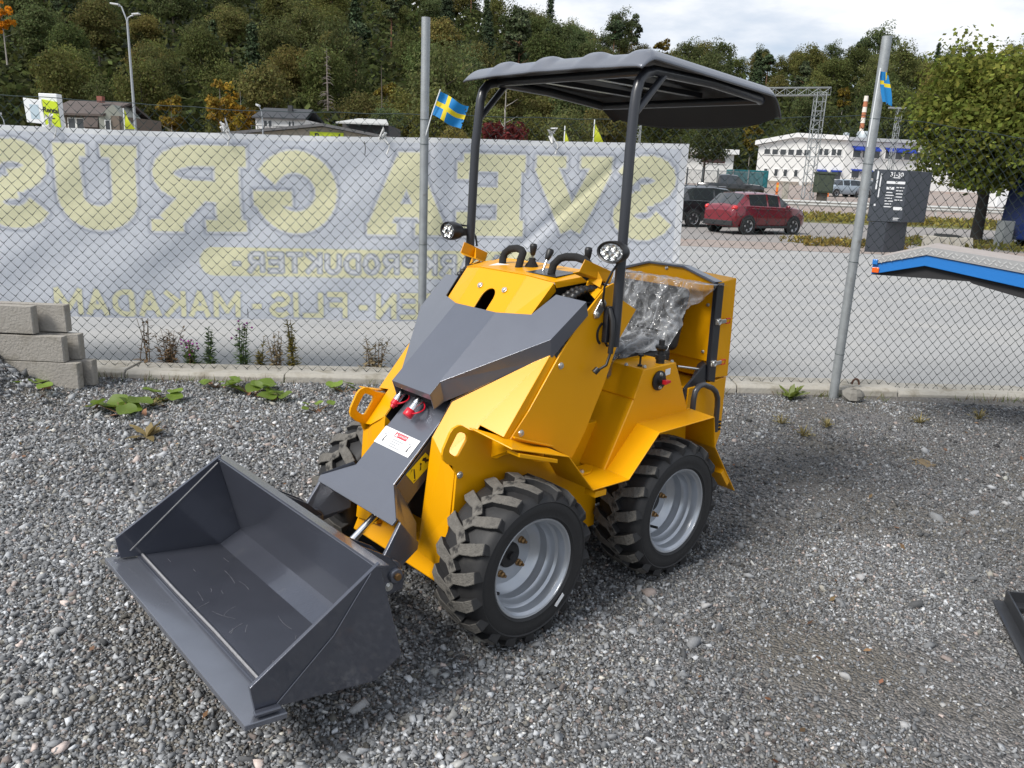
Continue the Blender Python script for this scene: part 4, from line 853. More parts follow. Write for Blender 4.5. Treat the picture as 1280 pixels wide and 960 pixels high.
# --- leaf helpers
def leaf_mat(name, col, rnd=.22, rough=.8, trans=.3, hue=0.): return M(name, col, rough, attr='Col', rnd=rnd, trans=trans, spec=.12, hue=hue)
def quads(C, Nn, s, rg, col, cv=.3, asp=.6):
    k = len(C); a = rg.normal(0, 1, (k, 3)); u = a-Nn*(a*Nn).sum(1, keepdims=True); u /= np.linalg.norm(u, axis=1, keepdims=True)+1e-9; w = np.cross(Nn, u)
    s = s*rg.uniform(.6, 1.35, (k, 1)); V = np.stack([C-u*s, C-w*s*asp, C+u*s, C+w*s*asp], 1).reshape(-1, 3)
    c = np.array(col)[None]*(rg.lognormal(0, cv, (k, 1)))*rg.uniform(.9, 1.1, (k, 3)); return V, np.repeat(c, 4, 0)
def unit(v): return v/(np.linalg.norm(v, axis=-1, keepdims=True)+1e-9)
def crown_broad(seed, h, r, z0, n, s, col, cv=.28, clumps=34, lobes=True):
    rg = np.random.default_rng(seed); d = unit(rg.normal(0, 1, (clumps, 3))); d[:, 2] = d[:, 2]*.9+.15
    rad = rg.uniform(.45, .95, (clumps, 1)); cc = d*rad*np.array([r*.8, r*.8, (h-z0)*.42])+np.array([0, 0, (h+z0)/2])
    cr = rg.uniform(.24, .44, clumps)*r; k = n//clumps; cen = np.repeat(cc, k, 0); e = unit(rg.normal(0, 1, (k*clumps, 3))); e[:, 2] = np.abs(e[:, 2])*.9-.22; e = unit(e)
    P = cen+e*(np.repeat(cr, k)*rg.uniform(.55, 1.08, k*clumps))[:, None]; nn = unit(e*.8+rg.normal(0, .55, e.shape)+np.array([0, 0, .25]))
    cc_col = np.repeat(rg.lognormal(0, .14, clumps), k)
    V, c = quads(P, nn, s, rg, col, cv); return V, c*np.repeat(cc_col, 4)[:, None]
def crown_spruce(seed, h, r, z0, n, s, col, droop=.35):
    rg = np.random.default_rng(seed); t = rg.random(n)**.75; lay = np.floor(t*15)/15+rg.uniform(0, .035, n); lay = np.clip(lay, 0, 1); a = np.floor(rg.random(n)*11)*2*pi/11+lay*37+rg.normal(0, .2, n)
    R = r*(1-lay)**.85*(.8+.4*np.sin(a*3+lay*50)*.5); q = rg.random(n)**.6; x = R*q*np.cos(a); y = R*q*np.sin(a); z = z0+(h-z0)*lay-droop*R*q*.7+.0
    P = np.stack([x, y, z], -1)+rg.normal(0, .06*r, (n, 3)); nn = unit(np.stack([np.cos(a)*.55, np.sin(a)*.55, np.full(n, .75)], -1)+rg.normal(0, .4, (n, 3)))
    return quads(P, nn, s, rg, col, .26, .45)
def crown_pine(seed, h, r, z0, n, s, col): return crown_broad(seed, h, r, z0, n, s, col, .3, clumps=17)
def crown_mesh(name, VC, mat):
    V, c = VC; return np_mesh(name, V, np.arange(len(V)).reshape(-1, 4), mat, np.clip(c, .005, .9))
def trunk_mesh(h, r, z0, crown_r, seed, mat, limbs=7):
    rg = np.random.default_rng(seed); bb = B(); top = Vector((rg.normal(0, .15), rg.normal(0, .15), h*.86))
    bb.tube([(0, 0, -1.0), (0, 0, .3), (top.x*.2, top.y*.2, h*.3), (top.x*.6, top.y*.6, h*.6), top], [r*1.3, r, r*.85, r*.5, r*.12], 8)
    for i in range(limbs):
        a = rg.uniform(0, 2*pi); z = z0+(h-z0)*rg.uniform(.05, .6); L = crown_r*rg.uniform(.5, .85); p0 = Vector((top.x*z/h, top.y*z/h, z))
        bb.tube([p0, p0+Vector((cos(a)*L*.5, sin(a)*L*.5, L*.25)), p0+Vector((cos(a)*L, sin(a)*L, L*.55))], [r*.4, r*.25, r*.08], 5)
    return bb.mesh('trunk', mat, 60)
BARK = M('bark', (.085, .07, .055), .95, var=.3, vs=8, bump=.7, bs=25)
BIRCH = M('pale_bark', (.30, .28, .25), .9, var=.3, vs=6)
G1 = leaf_mat('leaf_broad', (.06, .08, .02), .28, .8, .42, .18); G2 = leaf_mat('leaf_conifer', (.03, .05, .02), .2, .7, .12)
protos = {'broad': [], 'spruce': [], 'pine': [], 'birch': []}
cols = [(.095, .122, .042), (.118, .134, .044), (.080, .106, .044), (.140, .138, .048), (.090, .108, .042)]
for i in range(5):
    h, r = [(14, 4.6), (12.5, 5.0), (15, 4.2), (11.5, 4.3), (13, 5.2)][i]
    protos['broad'].append((crown_mesh('crown', crown_broad(100+i, h, r, 2.0, 6200, .20, cols[i], .15, 56), G1), trunk_mesh(h, .22, 3, r, i, BARK), r))
for i in range(3):
    h, r = [(17, 3.8), (15, 3.5), (18, 4.1)][i]
    protos['spruce'].append((crown_mesh('crown', crown_spruce(200+i, h, r, 1.2, 4200, .27, [(.044, .064, .030), (.052, .070, .032), (.042, .060, .032)][i]), G2), trunk_mesh(h, .2, 2, r*.5, 20+i, BARK, 3), r))
for i in range(2):
    h, r = [(16, 3.2), (17.5, 2.9)][i]
    protos['pine'].append((crown_mesh('crown', crown_pine(300+i, h, r, 6.5, 2600, .27, [(.048, .068, .032), (.056, .070, .034)][i]), G2), trunk_mesh(h, .22, 8, r, 30+i, M('pine_bark', (.15, .075, .04), .95, var=.3, vs=8), 8), r))
for i in range(2):
    protos['birch'].append((crown_mesh('crown', crown_broad(400+i, 11.5, 2.3, 2.0, 1500, .26, [(.13, .105, .02), (.10, .095, .022)][i], .3, 22), G1), trunk_mesh(11.5, .12, 3, 2.3, 40+i, BIRCH), 2.3))
TL = {'broad': ('leafy dark green deciduous tree on the wooded hillside', 'tree', 'deciduous trees of the wooded hillside'), 'spruce': ('dark pointed spruce on the wooded hillside', 'tree', 'spruces of the wooded hillside'),
      'pine': ('tall pine with bare lower trunk on the wooded hillside', 'tree', 'pines of the wooded hillside'), 'birch': ('slim olive yellow birch on the wooded hillside', 'tree', 'birches of the wooded hillside')}
TN = {'broad': 'deciduous_tree', 'spruce': 'spruce_tree', 'pine': 'pine_tree', 'birch': 'birch_tree'}
def put_tree(kind, i, x, y, sc, rg, label=None, z=None, zs=1.):
    cm, tm, r = protos[kind][i % len(protos[kind])]; e = empty(TN[kind], (x, y, (gz(x, y) if z is None else z)-.2), (0, 0, rg.uniform(0, 6.28))); zs = rg.uniform(.85, 1.25) if kind == 'broad' else 1.; e.scale = (sc*rg.uniform(.85, 1.1), sc, sc*zs)
    link('crown', cm, e); link('trunk', tm, e)
    l = TL[kind]; tag(e, label or l[0], l[1], None if label else l[2]); return e
rg = np.random.default_rng(42); placed = []
def free(x, y, d): return all((x-a)**2+(y-b_)**2 > (d*(.5+.5*c))**2 for a, b_, c in placed)
cand = 0; count = {'broad': 0, 'spruce': 0, 'pine': 0, 'birch': 0}
def hill_start(x): return 96+36*float(sstep(-5, 22, x))
fronts = [(x, hill_start(x)+rg.uniform(-2, 5)) for x in np.arange(-82, 100, 5.2)]
for (x, y) in fronts:
    if abs(x) > .70*y+6: continue
    k = 'birch' if rg.random() < .12 else 'broad'; sc = rg.uniform(.55, .95); put_tree(k, rg.integers(9), x, y, sc, rg); placed.append((x, y, 1)); count[k] += 1
for x in np.arange(-2, 118, 4.6):
    y = 226+rg.uniform(-4, 5); k = 'broad' if rg.random() < .86 else 'spruce'; put_tree(k, rg.integers(9), x, y, rg.uniform(.62, .9), rg); placed.append((x, y, .6)); count[k] += 1
while sum(count.values()) < 294 and cand < 60000:
    cand += 1; y = rg.uniform(98, 236); x = rg.uniform(-.70*y-6, .70*y+6)
    if y < hill_start(x)+4: continue
    t = (y-hill_start(x))/(232-hill_start(x)); dens = 7.0+3.4*t
    if not free(x, y, dens): continue
    u = rg.random(); con = (.12+.55*t) if x < 8 else .06+.14*t
    k = ('spruce' if rg.random() < .62 else 'pine') if u < con else ('birch' if u > .95 else 'broad')
    put_tree(k, rg.integers(9), x, y, rg.uniform(.72, 1.08)*(1.0 if k != 'broad' else .95), rg); placed.append((x, y, 1)); count[k] += 1
# undergrowth that closes the gaps between the stems: one uncountable mass
rg = np.random.default_rng(8); k = 95000; y = rg.uniform(94, 240, k); x = rg.uniform(-1, 1, k)*(.72*y+8); keep = y > 97+36*sstep(-5, 22, x); x, y = x[keep], y[keep]
C = np.stack([x, y, ground_z(x, y)+rg.random(len(x))**1.3*5.5], -1); V, c = quads(C, unit(rg.normal(0, .6, C.shape)+np.array([0, -.3, .7])), .62, rg, (.048, .064, .022), .35)
tag(link('undergrowth', crown_mesh('undergrowth', (V, c), G1)), kind='stuff')
rg = np.random.default_rng(77)
# single trees that stand out
def special(name, kind_mesh, trunk, x, y, label, sc=1., z=None):
    e = empty(name, (x, y, (gz(x, y) if z is None else z)-.1), (0, 0, 1.)); e.scale = (sc,)*3; link('crown', kind_mesh, e)
    if trunk: link('trunk', trunk, e)
    tag(e, label, 'tree'); return e
tm_b = protos['birch'][0][1]
def gold(seed, col, n=1300): return crown_mesh('crown', crown_broad(seed, 11, 2.2, 2.5, n, .24, col, .3, 20), G1)
special('birch_tree', gold(501, (.36, .17, .012)), tm_b, -59.2, 96, 'orange yellow autumn birch at the far left of the hillside', .62, z=12.2)
special('birch_tree', gold(502, (.24, .15, .018)), tm_b, -31.6, 93, 'golden birch on the hillside above the white house, right of its twin', .82)
special('birch_tree', gold(503, (.19, .14, .025)), tm_b, -34.6, 95, 'paler golden birch standing just left of the golden birch', .9)
special('birch_tree', gold(504, (.20, .15, .02)), tm_b, -30.4, 88, 'low yellow birch just behind the roof of the white house', .55)
special('birch_tree', gold(505, (.15, .12, .02)), tm_b, -42.0, 84, 'olive yellow birch to the right of the lamp post and grey house', .62)
special('spruce_tree', crown_mesh('crown', crown_spruce(506, 9, 2.0, .8, 1700, .3, (.10, .14, .14)), G2), protos['spruce'][0][1], -15.6, 92, 'small blue grey spruce left of the near fence post', .78)
special('maple_tree', crown_mesh('crown', crown_broad(507, 6, 3.0, .8, 1900, .22, (.075, .016, .016), .25, 26), G1), tm_b, -1.8, 80, 'dark red leafed maple seen under the canopy', 1.0)
for i, (x, y, s_) in enumerate(((8, 78, .72), (4.2, 74, .55), (14, 84, .8), (-9, 84, .6), (-13, 80, .5), (-6.2, 76, .42), (20, 90, .7))):
    put_tree('broad', i+3, x, y, s_, rg, 'bushy green tree %s' % ['directly behind the red maple and lamp flags', 'low and round beside the lime flags', 'behind the banner end by the lattice mast', 'left of the Swedish flag', 'low beside the blue spruce', 'small beneath the Swedish flag', 'dark behind the small white building'][i])
# bare grey tree
rgb = np.random.default_rng(5); bb = B(); bb.tube([(0, 0, 0), (.1, 0, 5), (.0, .1, 10), (.05, 0, 13)], [.16, .13, .07, .02], 7)
bb.build('trunk', M('dead_wood', (.20, .17, .15), .9, var=.2, vs=5)); tr_ = bpy.data.objects['trunk'] if 'trunk' in bpy.data.objects else None
dead = tag(empty('bare_tree', (-24.3, 103, gz(-24.3, 103)-.2)), 'leafless grey tree among the green trees left of the fence post', 'tree')
dt = [o for o in bpy.data.objects if o.name.startswith('trunk') and o.parent is None][0]; dt.parent = dead
bb = B()
for i in range(90):
    z = rgb.uniform(3, 12.6); a = rgb.uniform(0, 6.28); L = (1.9*(1-(z/14))+.25)*rgb.uniform(.6, 1.1); bb.tube([(.05, .05, z), (cos(a)*L*.6, sin(a)*L*.6, z-.05*L), (cos(a)*L, sin(a)*L, z-.35*L)], [.035, .025, .008], 4)
tag(bb.build('branches', bpy.data.materials['dead_wood'], dead), kind='stuff')
# --- near tree on the right
e = tag(empty('linden_tree', (16.43, 29.0, gz(16.4, 29)-.02)), 'broad green tree standing beside the blue truck, right of the dark sign', 'tree')
rgt = np.random.default_rng(61); e.scale = (1.30, 1.30, 1.24)
VC = [crown_broad(600, 5.6, 2.45, 1.25, 16000, .078, (.15, .175, .036), .3, 70), crown_broad(601, 5.3, 2.2, 1.35, 11000, .072, (.19, .20, .042), .3, 60), crown_broad(602, 3.9, 2.5, .85, 11000, .078, (.135, .16, .034), .3, 46)]
V = np.concatenate([a for a, b_ in VC]); c = np.concatenate([b_ for a, b_ in VC]); link('crown', crown_mesh('crown', (V, c), leaf_mat('leaf_linden', (.1, .1, .02), .0, .8, .5)), e)
link('trunk', trunk_mesh(5.2, .16, 1.3, 2.3, 62, M('linden_bark', (.045, .04, .035), .95, var=.3, vs=8, bump=.8, bs=25), 14), e)

# --- vehicles
GLASS = M('car_glass', (.03, .035, .04), .08, spec=.8); TYC = M('car_tyre', (.018, .018, .018), .8); ALU = M('car_alloy', (.55, .56, .58), .3, metal=.8); TRIM = M('car_trim', (.02, .02, .022), .6)
LMPR = M('tail_lamp', (.55, .01, .012), .2, coat=.6); PLT = M('number_plate', (.75, .75, .75), .5)
def car(name, label, cat, loc, ang, st, Wd, wheels, wr, paint, wins, group=None, screen=(None, None), z=None, rails=False):
    e = tag(empty(name, (loc[0], loc[1], gz(*loc) if z is None else z), (0, 0, ang)), label, cat, group); hw = Wd/2; ring = 9; V = []; cxm = (st[0][0]+st[-1][0])/2
    for x, wf, zb, zm, zl, zr in st:
        w = hw*wf; flat = zr-zl < .12
        V += [(x-cxm, y, z_) for y, z_ in ((0, zb), (.86*w, zb), (.985*w, zb+.12), (w, zm), (.975*w, zl), (.94*w, zl+.025), ((.86 if flat else .77)*w, zr-.05 if not flat else zr-.012), ((.7 if flat else .64)*w, zr), (0, zr+.03))]
    body = []; glass = []; n = len(st)
    for i in range(n-1):
        for k in range(ring-1):
            f = (i*ring+k, i*ring+k+1, (i+1)*ring+k+1, (i+1)*ring+k); isg = (k == 5 and i in wins) or (k in (6, 7) and i in screen)
            (glass if isg else body).append(f)
    VV_ = V+[(x, -y, z_) for x, y, z_ in V]; m_ = len(V); dup = lambda F: F+[tuple(q+m_ for q in reversed(f)) for f in F]
    ends = [tuple(range(ring)), tuple(reversed(range((n-1)*ring, n*ring)))]
    B().add(VV_, dup(body+ends)).build('body', paint, e, smooth=42)
    def pick(fs, nm):
        ids = sorted({q for f in fs for q in f}); mp_ = {q: j for j, q in enumerate(ids)}; B().add([(VV_[q][0], VV_[q][1]*1.004, VV_[q][2]) for q in ids], [tuple(mp_[q] for q in f) for f in fs]).build(nm, GLASS, e, smooth=42)
    for i in screen: pick(dup([f for f in glass if f[0]//ring == i]), 'rear_window' if i == screen[0] else 'windscreen')
    for i in wins:
        fs = [f for f in glass if f[0]//ring == i and f[0] % ring == 5]
        if i not in screen and fs: pick(fs, 'side_window'); pick([tuple(q+m_ for q in reversed(f)) for f in fs], 'side_window')
    for wx in wheels:
        for s in (1, -1):
            B().lathe([(0, .0), (wr*1.17, .0), (wr*1.17, .018), (0, .018)], (wx-cxm, s*(hw-.012)-(.018 if s < 0 else 0)+.004*s, wr*1.04), 24, 'y').build('arch_trim', TRIM, e)
            w = empty('wheel', (wx-cxm, s*(hw-.09), wr), (0, 0, 0 if s > 0 else pi), e)
            B().lathe([(wr*.62, .10), (wr*.7, .118), (wr*.93, .112), (wr, .09), (wr, -.09), (wr*.7, -.11)], (0, 0, 0), 28, 'y').build('tyre', TYC, w, smooth=40)
            rb = B().lathe([(wr*.66, .095), (wr*.62, .105), (wr*.58, .08), (wr*.2, .05), (0, .05)], (0, 0, 0), 24, 'y'); rb.build('rim', TRIM, w, smooth=40)
            sp_ = B()
            for a in range(5):
                aa = a*2*pi/5; sp_.prism([(wr*.12*cos(aa+1.3), .07, wr*.12*sin(aa+1.3)), (wr*.62*cos(aa+.16), .10, wr*.62*sin(aa+.16)), (wr*.62*cos(aa-.16), .10, wr*.62*sin(aa-.16)), (wr*.12*cos(aa-1.3), .07, wr*.12*sin(aa-1.3))], (0, .012, 0))
            sp_.lathe([(wr*.60, .095), (wr*.66, .112), (wr*.68, .10)], (0, 0, 0), 24, 'y'); sp_.build('spokes', ALU, w)
    return e, hw, cxm
cross = [(0, .78, .42, .62, .80, .86), (.07, .90, .30, .68, .96, 1.02), (.20, .95, .27, .70, 1.03, 1.10), (.62, .99, .25, .72, 1.06, 1.50), (.80, 1.0, .24, .72, 1.06, 1.535), (1.72, 1.0, .24, .70, 1.04, 1.56), (1.80, 1.0, .24, .70, 1.04, 1.56), (2.38, 1.0, .24, .70, 1.03, 1.52), (2.48, 1.0, .24, .70, 1.03, 1.50), (3.10, 1.0, .24, .72, 1.00, 1.08), (3.35, .99, .25, .72, .99, 1.05), (3.75, .95, .27, .68, .93, .97), (3.98, .86, .30, .62, .80, .84), (4.10, .72, .36, .58, .70, .73)]
RP = M('red_car_paint', (.15, .004, .013), .3, coat=.9, coat_r=.05); BP = M('black_car_paint', (.012, .013, .015), .28, coat=.8, coat_r=.05)
c1, hw, cxm = car('parked_car', 'dark red crossover car parked beyond the fence, seen from its rear right', 'car', (9.45, 30.9), atan2(.52, .85), cross, 1.76, (.74, 3.26), .335, RP, (4, 6, 8), screen=(2, 8), z=-.15); c1.scale = (.97, .97, .97); c1.location.x = 9.0
B().box((.62-cxm, 0, 1.07), (.02, .5, .01)).build('wiper', TRIM, c1)
for s in (1, -1):
    B().ellipsoid((.16-cxm, s*.70, .98), (.15, .12, .10), 14, 8).build('tail_lamp', LMPR, c1, smooth=60)
    B().ellipsoid((2.75-cxm, s*.95, 1.06), (.07, .10, .07), 10, 8).build('mirror', RP, c1, smooth=60)
    B().ellipsoid((3.72-cxm, s*.70, .93), (.20, .08, .035), 10, 6).build('headlamp', M('head_lamp', (.6, .62, .64), .1, coat=.8), c1, smooth=60)
    B().box((2.05-cxm, s*.885, .30), (1.7, .03, .10)).build('side_skirt', TRIM, c1, bevel=.01)
    for xx in (1.55, 2.55): B().box((xx-cxm, s*.875, .90), (.16, .02, .025)).build('door_handle', RP, c1, bevel=.004)
for s in (1, -1):
    for x0_, x1_, z1_ in ((1.18, 1.30, 1.0), (1.76, 1.76, 1.0), (2.78, 2.68, .98)): B().tube([(x0_-cxm, s*.882, .36), (x0_-cxm, s*.8855, .70), (x1_-cxm, s*.862, z1_+.04)], .008, 4).build('door_gap', TRIM, c1)
    B().tube([(.85-cxm, s*.878, .98), (1.8-cxm, s*.874, .955), (3.2-cxm, s*.868, .93)], .010, 5).build('shoulder_crease', RP, c1, smooth=60)
B().box((.05-cxm, 0, .80), (.02, .50, .12)).build('number_plate', PLT, c1); B().box((.04-cxm, 0, .42), (.10, 1.5, .20)).build('bumper', TRIM, c1, bevel=.03)
suv = [(0, .78, .45, .7, .9, .96), (.08, .92, .32, .75, 1.02, 1.08), (.25, .97, .28, .78, 1.08, 1.2), (.60, 1.0, .26, .80, 1.10, 1.60), (.85, 1.0, .26, .80, 1.10, 1.66), (1.9, 1.0, .26, .78, 1.08, 1.69), (2.0, 1.0, .26, .78, 1.08, 1.69), (2.75, 1.0, .26, .78, 1.07, 1.64), (2.85, 1.0, .26, .78, 1.07, 1.61), (3.45, 1.0, .26, .78, 1.05, 1.14), (3.9, .98, .28, .76, 1.02, 1.08), (4.4, .92, .30, .7, .9, .95), (4.6, .78, .36, .65, .8, .84)]
c2, hw, cxm = car('parked_car', 'black estate car parked behind the red car, partly behind the banner', 'car', (8.75, 34.2), atan2(.45, .9), suv, 1.85, (.85, 3.6), .35, BP, (3, 4, 6, 8), screen=(2, 8)); c2.scale = (.95, .95, .95); c2.location.x = 7.9
for s in (1, -1):
    B().tube([(.7-cxm, s*.62, 1.72), (2.7-cxm, s*.62, 1.71)], .018, 6).build('roof_rail', ALU, c2); B().ellipsoid((3.05-cxm, s*1.0, 1.12), (.08, .11, .08), 10, 8).build('mirror', BP, c2, smooth=60)
    B().ellipsoid((4.38-cxm, s*.7, .92), (.16, .1, .06), 10, 6).build('headlamp', bpy.data.materials['head_lamp'], c2, smooth=60)
LG = M('silver_blue_paint', (.30, .36, .42), .3, coat=.8); WP = M('white_paint', (.72, .73, .74), .35, coat=.6)
c3, hw, cxm = car('parked_car', 'pale blue estate car parked in front of the white office building', 'car', (32.1, 82), radians(200), suv, 1.85, (.85, 3.6), .35, LG, (3, 4, 6, 8), screen=(2, 8))
for s in (1, -1): B().ellipsoid((.14-cxm, s*.72, 1.02), (.14, .12, .16), 10, 6).build('tail_lamp', LMPR, c3, smooth=60)
c4, hw, cxm = car('parked_car', 'dark car beside the pale blue one before the white office building', 'car', (35.4, 83), radians(205), suv, 1.85, (.85, 3.6), .35, M('grey_car_paint', (.12, .13, .15), .3, coat=.8), (3, 4, 6, 8), screen=(2, 8))
pick = [(0, .9, .5, .8, 1.05, 1.08), (.1, .97, .45, .8, 1.10, 1.12), (1.55, 1.0, .42, .8, 1.10, 1.13), (1.62, 1.0, .42, .8, 1.12, 1.70), (1.8, 1.0, .42, .8, 1.12, 1.80), (2.3, 1.0, .42, .8, 1.1, 1.83), (2.38, 1.0, .42, .8, 1.1, 1.83), (3.0, 1.0, .42, .8, 1.1, 1.78), (3.1, 1.0, .42, .8, 1.1, 1.74), (3.7, 1.0, .42, .8, 1.08, 1.16), (4.9, .96, .45, .78, 1.02, 1.06), (5.2, .82, .5, .7, .9, .94)]
c5, hw, cxm = car('pickup_truck', 'black pickup truck standing by the teal container, behind the red car', 'pickup', (16.9, 66), radians(-12), pick, 1.9, (1.0, 4.1), .4, BP, (4, 6), screen=(3, 8))
# blue truck at the right edge
BLU = M('truck_blue', (.012, .025, .10), .35, coat=.6); GBX = M('cabinet_grey', (.16, .175, .18), .7, var=.1, vs=4)
tk = tag(empty('blue_truck', (18.48, 27.2, gz(18.5, 27.2)), (0, 0, radians(8))), 'dark blue truck end at the right edge beside the tree', 'truck')
tk.scale = (1.32,)*3
B().prism([(-1.15, -1.1, .25), (-1.02, -1.1, 1.65), (-.85, -1.1, 2.1), (3.5, -1.1, 2.2), (3.5, -1.1, .25)], (0, 2.2, 0)).build('body', BLU, tk, bevel=.05)
B().box((-1.02, -1.13, .9), (.1, .03, 1.1)).build('pale_stripe', M('pale_blue', (.25, .32, .42), .5), tk)
for zz in (.72, .90): B().lathe([(0, -.02), (.055, -.01), (.055, .01), (0, .01)], (-1.10, -.8, zz), 14, 'x').build('tail_lamp', LMPR, tk)
B().box((-.9, -.7, .36), (.3, .5, .1)).build('bumper', PLT, tk, bevel=.02)
for xx in (-.2, 2.6): 
    for s in (1, -1): B().lathe([(0, -.12), (.42, -.12), (.45, -.08), (.45, .08), (.42, .12), (0, .12)], (xx, s*.95, .45), 24, 'y').build('wheel', TYC, tk, smooth=40)
cb = tag(empty('cable_cabinet', (16.5, 27.5, gz(16.5, 27.5)), (0, 0, .1)), 'grey roadside cable cabinet between the tree and the blue truck', 'cabinet')
cb.scale = (1.32,)*3; B().box((0, 0, .36), (.30, .28, .72)).build('cabinet_body', GBX, cb, bevel=.01); B().box((0, -.143, .36), (.26, .01, .64)).build('door', GBX, cb, bevel=.004)

# --- totem sign 31-30
SGN = M('sign_anthracite', (.055, .062, .075), .55); SG2 = M('sign_side', (.048, .054, .066), .55)
sg = tag(empty('totem_sign', (10.56, 23.1, gz(10.5, 23.1))), 'dark grey company sign 31-30 with white lettering right of the leaning post', 'sign')
sg.scale = (1.32,)*3; fd_ = Vector((1, .06, 0)).normalized(); sdv = Vector((.42, .85, 0)).normalized()
B().prism([(-.50, -.0, .66), (.27, .05, .66), (.27, .05, 1.745), (-.50, -.0, 1.745)], (.80, .60, 0)).build('sign_panel', SGN, sg, bevel=.008)
B().prism([(-.45, .01, -.05), (-.03, .035, -.05), (-.05, .035, .655), (-.45, .01, .655)], (.70, .52, 0)).build('sign_base', SG2, sg, bevel=.008)
def sgp(a, z_): return Vector((-.50+a*.77, -.0035+a*.05-.002, .66+z_*1.085))
def sgq(name, a0, a1, z0, z1, mat=None): B().add([sgp(a0, z0), sgp(a1, z0), sgp(a1, z1), sgp(a0, z1)], [(0, 1, 2, 3)]).build(name, mat or WHT, sg)
tt = text('31-30', 'number', .125, WHT, sg, bold=.003, ext=.001); frame(tt, sgp(.66, .91), fd_, (0, 0, 1))
sgq('white_bar', .40, .93, .735, .785); sgq('white_bar', .42, .64, .625, .675); sgq('white_bar', .70, .96, .235, .295); sgq('white_bar', .10, .145, .62, .97); sgq('white_bar', .20, .235, .47, .92); sgq('text_line', .55, .77, .845, .862)
for k in range(6): sgq('text_line', .42, .42+.2+.04*(k % 2), .56-.055*k, .578-.055*k)
for k in range(5): sgq('text_line', .70, .70+.2+.03*((k+1) % 2), .66-.06*k, .678-.06*k)
sgq('text_line', .74, .93, .07, .085); sgq('text_line', .74, .88, .04, .052); sgq('small_mark', .13, .18, .30, .34)
# --- concrete barrier, guard rail, posts
brr = tag(B().prism([(-.55, -.25, 0), (.55, -.25, 0), (.52, -.2, .32), (-.52, -.2, .32)], (0, .4, 0)).build('concrete_block', M_conc, bevel=.02), 'low concrete block on the paving right of the dark sign', 'barrier'); brr.location = (13.93, 26.2, gz(13.9, 26.2)-.02); brr.scale = (1.32,)*3
sh_ = tag(B().prism([(-.3, -.2, 0), (.3, -.2, 0), (.2, -.1, .05), (-.25, -.1, .06)], (0, .3, 0)).build('rubber_mat', TYC, bevel=.01), 'black rubber piece lying on top of the low concrete block', 'rubber mat'); sh_.location = (13.93, 26.2, gz(13.9, 26.2)+.40); sh_.scale = (1.32,)*3
gr = tag(empty('guard_rail', (0, 0, 0)), 'long pale steel guard rail along the road behind the red car', 'guard rail')
xs_ = np.linspace(8, 60, 27)
bb = B()
P = [(x, 46.4+.02*x, gz(x, 46.4)) for x in xs_]
for i in range(len(P)-1):
    a, b_ = Vector(P[i]), Vector(P[i+1]); B().prism([a+Vector((0, 0, .45)), a+Vector((0, -.05, .55)), a+Vector((0, 0, .62)), a+Vector((0, -.05, .70)), a+Vector((0, 0, .78)), a+Vector((0, .02, .78)), a+Vector((0, .02, .45))], b_-a).build('rail', M('rail_steel', (.55, .55, .53), .5, metal=.3), gr)
    if i % 2 == 0: B().box(a+Vector((0, .06, .35)), (.08, .08, .8)).build('rail_post', bpy.data.materials['rail_steel'], gr)
def simple_post(name, label, cat, x, y, h, w, mat, top=None):
    e = tag(empty(name, (x, y, gz(x, y)-.05)), label, cat); B().box((0, 0, h/2), (w, w*.7, h)).build('post_body', mat, e, bevel=w*.1)
    B().box((0, 0, h+.02), (w*1.15, w*.85, .05)).build('post_cap', mat, e, bevel=.01)
    if top: B().box((0, -w*.36, h*.8), (w*.8, .01, h*.2)).build('reflector', top, e)
    return e
GREEN = M('army_green', (.045, .06, .04), .7, var=.2, vs=3)
simple_post('concrete_post', 'grey concrete post in the verge right of the red car', 'post', 20.1, 62, 1.5, .42, M_conc)
uc = tag(empty('utility_cabinet', (22.9, 62, gz(22.9, 62)-.05)), 'dark green utility cabinet on a post in the verge before the white office', 'cabinet')
uc.scale = (1.45, 1.3, 1.25); B().box((0, 0, .35), (.45, .4, .7)).build('plinth', M('plinth_brown', (.08, .07, .06), .9), uc, bevel=.02); B().box((0, 0, 1.25), (.85, .7, 1.1)).build('cabinet_body', GREEN, uc, bevel=.03); B().box((.05, 0, 1.85), (1.0, .8, .12)).build('cabinet_roof', GREEN, uc, bevel=.02); B().box((0, -.36, 1.25), (.7, .02, .95)).build('door', GREEN, uc, bevel=.01)
ORG = M('orange_marker', (.70, .16, .02), .5)
for x, y, lb in ((25.1, 80, 'orange marker post left of the grey concrete post'), (30.1, 80, 'orange marker post left of the green utility cabinet')):
    e = tag(empty('marker_post', (x, y, gz(x, y)-.05)), lb, 'marker post'); B().box((0, 0, .6), (.22, .1, 1.2)).build('blade', ORG, e, bevel=.02); B().box((0, -.055, .85), (.2, .01, .2)).build('reflector', M('marker_yellow', (.7, .5, .05), .5), e)

# --- white office building
WALL = M('white_render', (.72, .72, .70), .85, var=.03, vs=.3, bump=.1, bs=8); WIN = M('dark_window', (.035, .04, .045), .12, spec=.7); ROOFW = M('white_fascia', (.74, .74, .73), .7); AWN = M('blue_awning', (.012, .04, .30), .6); TAR = M('roof_felt', (.12, .12, .125), .9)
wb = tag(empty('office_building', (0, 0, 0)), 'large white two storey office with blue awnings behind the parked cars', 'building')
A0, A1 = Vector((31.4, 110, 0)), Vector((42.4, 108.5, 0)); dA = (A1-A0).normalized(); nA = Vector((dA.y, -dA.x, 0)); A2 = A1+Vector((22, 3.0, 0)); dB = (A2-A1).normalized(); nB = Vector((dB.y, -dB.x, 0))
back = Vector((7.0, 16, 0)); zb = .8
def wallp(p, a, z_): return Vector((p[0]+a[0], p[1]+a[1], z_))
pA = [A0, A0+dA*4.6, A1]; zA = [7.0, 8.15, 8.0]
